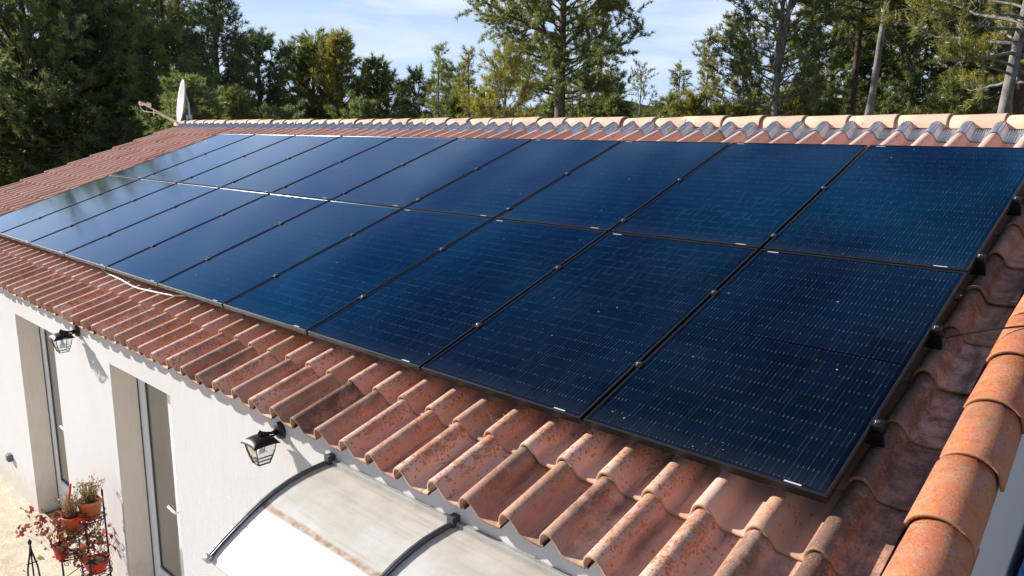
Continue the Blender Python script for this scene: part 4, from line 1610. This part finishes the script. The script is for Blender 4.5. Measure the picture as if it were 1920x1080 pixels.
def pine(loc, H, Rc, cb, seed, label, bark='bark_brown', needle='needle_green', shape='round', nb=46, dens=1.0, tr=0.12,
         lean=(0, 0), fork=None, up=(5, 55), nn=9, Ln=0.13, wn=0.014, group='pine trees behind the house', dead=0, name='pine_tree', bare=0.35, tone0=0.42, stretch=(1, 1), sc=1.0):
    if sc != 1:
        H, Rc, tr = (CAM.z - GROUND_Z) / sc + (H - CAM.z + GROUND_Z), Rc, tr
    rg = np.random.default_rng(seed)
    root = empty(name, (loc[0], loc[1], GROUND_Z - 0.05))
    root.scale = (sc, sc, sc)
    tag(root, label, 'tree' if name == 'pine_tree' else 'shrub', group)
    wood = MB()
    crown_w = MB()
    tp_, td_, tt_ = [], [], []
    stemsL = []
    nseg_ = 9
    wob = rg.normal(0, 0.018 * H / 8, (nseg_ + 1, 2)).cumsum(0)
    wob -= wob[0]

    def trunk_at(t):
        x = np.interp(t, np.linspace(0, 1, nseg_ + 1), wob[:, 0]) + lean[0] * t * H
        y = np.interp(t, np.linspace(0, 1, nseg_ + 1), wob[:, 1]) + lean[1] * t * H
        return np.array([x, y, t * H])

    tmax = 1.0
    ts = np.linspace(0, tmax, nseg_ + 1)
    wood.tube([trunk_at(t) for t in ts], [tr * (1.12 - t) ** 0.8 if t > 0 else tr * 1.35 for t in ts], 10)
    stemsL.append((trunk_at, tr))
    if fork:
        t0, ang, az = fork
        p0 = trunk_at(t0)
        dv = np.array([math.cos(az) * math.sin(ang), math.sin(az) * math.sin(ang), math.cos(ang)])
        Lf = H * (1 - t0) * 0.95

        def fork_at(t, p0=p0, dv=dv, t0=t0, Lf=Lf):
            s = max(0, (t - t0) / (1 - t0))
            return p0 + dv * Lf * s + np.array([0, 0, 0.10 * Lf * s * s])
        fts = np.linspace(t0, 1, 6)
        wood.tube([fork_at(t) for t in fts], [tr * 0.72 * (1.1 - (t - t0) / (1 - t0)) ** 0.9 for t in fts], 8)
        stemsL.append((fork_at, tr * 0.72))
    gold = 2.39996
    for i in range(nb):
        q = (i + rg.uniform(0.1, 0.9)) / nb
        t = cb + (1 - cb) * q * 0.99
        at_, trk = stemsL[i % len(stemsL)] if t > (fork[0] if fork else 2) else stemsL[0]
        if shape == 'round':
            pr = (0.30 + 0.70 * math.sin(math.pi * min(1, 0.12 + 0.80 * q) ** 0.9)) * (1 if q < 0.8 else (1 - (q - 0.8) * 2.6))
        elif shape == 'cone':
            pr = (1 - q) ** 0.75 * 0.95 + 0.10
        elif shape == 'dome':
            pr = math.sqrt(max(0, 1 - (q * 0.98) ** 2.4)) * 0.9 + 0.12
        else:
            pr = 0.75 + 0.25 * math.sin(q * 9)
        Lb = Rc * pr * rg.uniform(0.62, 1.12)
        az = i * gold + rg.normal(0, 0.35)
        el = R(up[0] + (up[1] - up[0]) * q ** 1.2 + rg.normal(0, 9))
        h = np.array([math.cos(az) * stretch[0], math.sin(az) * stretch[1], 0])
        p0 = at_(t)
        nS = 6
        bend = rg.uniform(0.02, 0.28)
        side = np.array([-h[1], h[0], 0]) * rg.normal(0, 0.14)
        pts = []
        for s in np.linspace(0, 1, nS):
            pts.append(p0 + (h * math.cos(el) + side * s) * Lb * s + np.array([0, 0, 1]) * Lb * (math.sin(el) * s + bend * (s * s - 0.35 * s)) + rg.normal(0, 0.012 * Lb, 3) * (s > 0))
        pts = np.array(pts)
        rb = min(trk * 0.34, 0.008 + 0.012 * Lb) * (1.1 - 0.5 * q)
        crown_w.tube(pts, np.linspace(rb, 0.004, nS), 5, False)
        if rg.random() < dead:
            # bare grey twigs only
            for w_ in range(7):
                s = rg.uniform(0.3, 1)
                b0 = pts[0] + (pts[-1] - pts[0]) * s
                crown_w.tube([b0, b0 + rg.normal(0, 0.16, 3) + h * 0.25, b0 + rg.normal(0, 0.2, 3) + h * 0.5], [0.006, 0.004, 0.002], 4, False)
            continue
        btone = tone0 + rg.normal(0, 0.16)
        nt_ = max(4, int(Lb / 0.115 * dens))
        for w_ in range(nt_):
            s = bare + (1 - bare) * (w_ + rg.random()) / nt_
            s = min(s, 0.999)
            fi = s * (nS - 1)
            i0 = int(fi)
            b0 = pts[i0] * (1 - fi + i0) + pts[min(i0 + 1, nS - 1)] * (fi - i0)
            tl = (0.24 + 0.40 * (1 - s)) * rg.uniform(0.6, 1.3) * (0.55 + 0.45 * min(1.8, Lb / 1.1))
            dv = h * 0.75 + np.array([0, 0, 0.42]) + rg.normal(0, 0.62, 3)
            dv /= np.linalg.norm(dv)
            e0 = b0 + dv * tl
            if tl > 0.15:
                crown_w.tube([b0, (b0 + e0) / 2 + rg.normal(0, 0.012, 3), e0], [0.0065, 0.0045, 0.002], 4, False)
            m_ = max(3, int(tl / 0.05 * min(1.5, dens)))
            ss = np.linspace(0.25, 1.0, m_)
            tp_.append(b0 + np.outer(ss, dv * tl) + rg.normal(0, 0.018, (m_, 3)))
            td_.append(np.tile(dv * 0.75 + np.array([0, 0, 0.35]), (m_, 1)))
            tt_.append(np.full(m_, btone + rg.normal(0, 0.12)))
    wo = wood.build('trunk', M[bark], root)
    crown_w.build('branches', M[bark], root)
    tuft_mesh('crown', np.concatenate(tp_), np.concatenate(td_), np.concatenate(tt_), M[needle], root, nn, Ln, wn, 0.6, seed + 100)
    return root


def hgt(px_top, D):
    """tree height whose top stands at photo row px_top at distance D"""
    return CAM.z - GROUND_Z + (247 - px_top) * D / F_PX / 0.985


G = 'pine trees behind the house'
big = dict(shape='dome', bark='bark_dark', needle='needle_dark', nn=12, Ln=0.125, wn=0.017, up=(8, 60))
pine(away(66, 42), 6.55, 2.75, 0.27, 1, 'massive dark pine with forking low limbs at the far left edge', sc=2.2, nb=100, dens=0.8, tr=0.24, fork=(0.42, 0.35, 2.2), **big)
pine(away(170, 44), 6.65, 2.3, 0.30, 3, 'tall dark pine with a bare lower trunk, second from the left', sc=2.2, nb=90, dens=0.8, tr=0.2, fork=(0.45, 0.4, 0.4), **big)
pine(away(250, 46), 6.75, 2.2, 0.28, 4, 'dark dense pine just left of the satellite dish', sc=2.2, nb=84, dens=0.8, tr=0.15, **big)
pine(away(322, 37.8), hgt(6, 21), 1.25, 0.25, 5, 'slim open pine directly behind the satellite dish', shape='round', bark='bark_dark', needle='needle_green', sc=1.8, nb=56, dens=1.0, tr=0.11, nn=9, Ln=0.15, wn=0.017)
pine(away(412, 36), hgt(26, 20), 1.55, 0.22, 6, 'full pointed pine right of the satellite dish, taller than its neighbours', shape='cone', bark='bark_dark', needle='needle_dark', sc=1.8, nb=90, dens=0.95, tr=0.13, nn=10, Ln=0.15, wn=0.019, up=(15, 62))
pine(away(492, 38.7), hgt(98, 21.5), 1.25, 0.2, 7, 'dark rounded pine between the tall pointed pine and the broad low pine', shape='round', bark='bark_dark', needle='needle_dark', sc=1.8, nb=70, dens=0.95, tr=0.12, nn=10, Ln=0.15, wn=0.019)
pine(away(590, 41.4), hgt(122, 23), 1.75, 0.15, 8, 'mid green bushy pine on the left shoulder of the broad low group', shape='dome', needle='needle_green', sc=1.8, nb=74, dens=0.95, tr=0.12, nn=10, Ln=0.15, wn=0.019, up=(30, 75), tone0=0.62)
pine(away(640, 39.6), hgt(92, 22), 1.75, 0.15, 9, 'yellow green bushy pine with the highest top of the broad low group', shape='cone', needle='needle_yellow', sc=1.8, nb=80, dens=0.95, tr=0.12, nn=10, Ln=0.15, wn=0.019, up=(30, 75), tone0=0.62)
pine(away(712, 40.5), hgt(132, 22.5), 1.75, 0.15, 10, 'mid green bushy pine on the right shoulder of the broad low group', shape='cone', needle='needle_green', sc=1.8, nb=74, dens=0.95, tr=0.12, nn=10, Ln=0.15, wn=0.019, up=(30, 75), tone0=0.62)
pine(away(757, 43.2), hgt(165, 24), 0.8, 0.2, 11, 'small green pine at the foot of the broad low group', shape='cone', needle='needle_green', sc=1.8, nb=46, dens=1.1, tr=0.07, nn=9, Ln=0.14, wn=0.018, up=(25, 70))
pine(away(786, 38), hgt(158, 21.1), 0.85, 0.1, 34, 'small green pine in the dip of the treeline left of the young open pine', sc=1.8, shape='dome', needle='needle_green', nb=46, dens=1.1, tr=0.06, nn=9, Ln=0.14, wn=0.018, up=(25, 70))
pine(away(850, 40), hgt(150, 22), 1.0, 0.1, 35, 'low bushy pine between the two young pines left of the big lone pine', sc=1.8, shape='dome', needle='needle_green', nb=50, dens=1.1, tr=0.06, nn=9, Ln=0.14, wn=0.018, up=(25, 70))
pine(away(822, 24), hgt(96, 24), 1.0, 0.2, 12, 'young open pine standing in the gap left of the big lone pine', shape='cone', bark='bark_grey', needle='needle_green', nb=44, dens=0.95, tr=0.07, nn=9, Ln=0.15, wn=0.016, up=(30, 70))
pine(away(876, 24.5), hgt(105, 24.5), 1.0, 0.2, 13, 'young yellowish pine beside the left edge of the big lone pine', shape='cone', needle='needle_yellow', nb=44, dens=1.0, tr=0.07, nn=9, Ln=0.15, wn=0.016, up=(30, 70))
pine(away(945, 17.5), hgt(112, 17.5), 1.15, 0.2, 14, 'bushy yellow green pine tucked under the big lone pine', shape='dome', bark='bark_grey', needle='needle_yellow', nb=60, dens=1.15, tr=0.08, nn=9, Ln=0.14, wn=0.014, up=(15, 65), tone0=0.55)
pine(away(1047, 25.5), 7.7, 1.8, 0.49, 15, 'big lone pine with a straight bare trunk rising in mid picture', shape='round', bark='bark_brown', needle='needle_green', sc=1.7, nb=80, dens=1.05, tr=0.14, nn=15, Ln=0.095, wn=0.013, up=(4, 54), bare=0.32, tone0=0.55)
pine(away(1118, 35.7), hgt(168, 21), 0.85, 0.15, 16, 'dark compact young pine right of the big lone trunk', shape='dome', needle='needle_dark', sc=1.7, nb=46, dens=1.2, tr=0.06, nn=13, Ln=0.115, wn=0.018)
pine(away(1085, 32.3), hgt(150, 19), 1.0, 0.2, 33, 'green young pine close behind the big lone trunk', shape='dome', needle='needle_green', sc=1.7, nb=40, dens=0.95, tr=0.07, nn=12, Ln=0.105, wn=0.015)
pine(away(1146, 40.8), hgt(146, 24), 0.7, 0.2, 17, 'small pointed pine at the right foot of the big lone pine', shape='cone', needle='needle_yellow', sc=1.7, nb=36, dens=1.0, tr=0.05, nn=12, Ln=0.115, wn=0.016, up=(30, 75))
pine(away(1194, 39.1), hgt(136, 23), 0.75, 0.2, 18, 'sparse young pine with fine grey branches under the open sky', shape='dome', bark='bark_grey', needle='needle_green', sc=1.7, nb=26, dens=0.75, tr=0.045, nn=11, Ln=0.115, wn=0.013, up=(40, 75))
pine(away(1268, 37.4), hgt(132, 22), 0.8, 0.2, 19, 'pale young pine left of the slender spire pine', shape='cone', needle='needle_yellow', sc=1.7, nb=36, dens=0.9, tr=0.05, nn=11, Ln=0.115, wn=0.014, up=(35, 75))
pine(away(1322, 34), hgt(78, 20), 0.75, 0.2, 20, 'slender spire shaped pine standing alone against the sky', shape='cone', bark='bark_grey', needle='needle_green', sc=1.7, nb=40, dens=0.85, tr=0.05, nn=11, Ln=0.115, wn=0.013, up=(40, 75))
pine(away(1452, 24.65), 7.4, 1.3, 0.46, 21, 'airy pine with a forked blue grey trunk right of the open sky', shape='round', bark='bark_grey', needle='needle_green', sc=1.7, nb=62, dens=1.0, tr=0.085, fork=(0.60, 0.20, -0.5), nn=13, Ln=0.095, wn=0.012, up=(15, 60))
pine(away(1420, 28.9), hgt(60, 17), 0.95, 0.35, 22, 'thin leaning pine with a pale bare stem left of the forked trunk', shape='round', bark='bark_grey', needle='needle_yellow', sc=1.7, nb=50, dens=1.0, tr=0.05, lean=(-0.10, -0.06), nn=13, Ln=0.095, wn=0.012)
pine(away(1548, 32.3), 8.4, 1.45, 0.16, 23, 'dense dark olive pine left of the white trunk', shape='round', bark='bark_brown', needle='needle_dark', sc=1.7, nb=96, dens=1.2, tr=0.12, nn=13, Ln=0.115, wn=0.016, tone0=0.5)
pine(away(1594, 26.35), 8.2, 1.3, 0.62, 24, 'pine with a slim dark trunk just left of the white trunk', bark='bark_dark', needle='needle_green', sc=1.7, nb=60, dens=1.1, tr=0.085, nn=13, Ln=0.095, wn=0.012)
pine(away(1604, 22.1), 8.4, 1.3, 0.66, 25, 'pine with a slim pale grey trunk leaning gently right', bark='bark_grey', needle='needle_yellow', sc=1.7, nb=44, dens=0.9, tr=0.07, lean=(0.045, 0.015), nn=12, Ln=0.09, wn=0.011, dead=0.25)
pine(away(1838, 18.7), 7.6, 1.8, 0.50, 26, 'thick pale grey trunked pine with bare twigs near the right edge', bark='bark_grey', needle='needle_yellow', sc=1.7, nb=60, dens=1.05, tr=0.09, lean=(0.055, 0.02), nn=13, Ln=0.095, wn=0.012, dead=0.22, up=(0, 55), bare=0.4, fork=(0.58, 0.25, 0.9))
pine(away(1900, 25.5), 8.0, 1.5, 0.55, 27, 'pine with a dark upright trunk at the right edge', bark='bark_dark', needle='needle_green', sc=1.7, nb=64, dens=1.1, tr=0.09, nn=13, Ln=0.095, wn=0.012)
for i, (px, D, top, rc, tn) in enumerate(((1640, 21, -40, 1.5, 'needle_green'), (1700, 19, -50, 1.5, 'needle_dark'), (1752, 23, -30, 1.7, 'needle_dark'), (1808, 20, -60, 1.5, 'needle_green'), (1880, 22, -40, 1.7, 'needle_dark'), (1955, 20, -60, 1.7, 'needle_green'))):
    lab = ['green pine standing right behind the pale leaning trunk', 'dark pine left in the thicket of the right background', 'dark pine at the middle of the thicket in the right background',
           'green pine just left of the thick pale trunk', 'dark pine right behind the thick pale trunk', 'green pine cut off by the right edge'][i]
    pine(away(px, D * 1.7), hgt(top, D), rc, 0.16, 40 + i, lab, shape='round', bark='bark_brown', needle=tn, sc=1.7, nb=84, dens=0.9, tr=0.10, nn=13, Ln=0.115, wn=0.017, dead=0.06)

# shrubs that fill the foot of the wood: a few built, the rest copies
sh = []
for i, (nd_, hh, rc) in enumerate((('needle_green', 4.6, 1.6), ('needle_yellow', 4.4, 1.5), ('needle_dark', 4.8, 1.7))):
    sh.append(pine((0, 0), hh, rc, 0.06, 60 + i, 'x', shape='dome', needle=nd_, nb=60, dens=1.1, tr=0.05, nn=9, Ln=0.17, wn=0.024, name='shrub', group='shrubs under the pines', up=(20, 70), bare=0.25))
spots = [(-30, 28, 2), (60, 30, 0), (140, 32, 2), (215, 29, 0), (285, 31, 2), (360, 27, 2), (440, 29, 0), (530, 28, 2), (600, 30, 0), (680, 29, 2), (745, 31, 0), (800, 30, 1), (860, 29, 0), (920, 27, 1), (985, 26, 1), (1030, 30, 0), (1095, 28, 1), (1150, 31, 0),
         (1215, 29, 1), (1250, 33, 0), (1300, 28, 1), (1350, 30, 0), (1395, 27, 1), (1440, 31, 0), (1490, 28, 1), (1540, 30, 2), (1600, 26, 1), (1660, 28, 0), (1720, 27, 1), (1780, 29, 0), (1840, 26, 1), (1900, 28, 1), (1960, 27, 0)]
used = set()
LBL = ['green bushy shrub low among the pines beyond the ridge', 'yellow green bushy shrub low among the pines beyond the ridge', 'dark bushy shrub low among the pines beyond the ridge']
rg = np.random.default_rng(77)
for px, D, k in spots:
    o = sh[k] if k not in used else copy_tree(sh[k])
    used.add(k)
    p = away(px, D)
    s = rg.uniform(0.86, 1.12)
    if px < 330:
        p = away(px, D * 1.9)
        s *= 1.45
    o.location = (p.x, p.y, GROUND_Z - 0.05)
    o.rotation_euler = (0, 0, rg.uniform(0, 6.28))
    o.scale = (s, s, s * rg.uniform(0.92, 1.08))
    o['label'] = LBL[k]

# the far wood, too distant to tell its trees apart
rg = np.random.default_rng(31)
PTS, DIR, TON = [], [], []
for i in range(420):
    px = rg.uniform(-250, 2150)
    D = rg.uniform(42, 120)
    p = away(px, D)
    top = rg.uniform(3.2, 5.6) + (D - 42) * 0.012
    rr = rg.uniform(0.9, 1.8)
    n_ = 150
    w = rg.uniform(0, 6.283, n_)
    q = rg.random(n_)
    z = GROUND_Z + 1.0 + (top - 1.0) * q
    rad = rr * np.sqrt(np.clip(1 - q ** 2, 0.02, 1)) * np.sqrt(rg.random(n_))
    PTS.append(np.stack([p.x + rad * np.cos(w), p.y + rad * np.sin(w), z], 1))
    DIR.append(np.stack([np.cos(w) * 0.5, np.sin(w) * 0.5, np.full(n_, 0.7)], 1))
    TON.append(np.full(n_, rg.uniform(0.25, 0.75)) + rg.normal(0, 0.1, n_))
o = tuft_mesh('woodland', np.concatenate(PTS), np.concatenate(DIR), np.concatenate(TON), M['needle_green'], None, 6, 0.55, 0.16, 0.7, 9)
tag(o, 'distant mass of pine wood beyond the house', 'woodland', None, 'stuff')
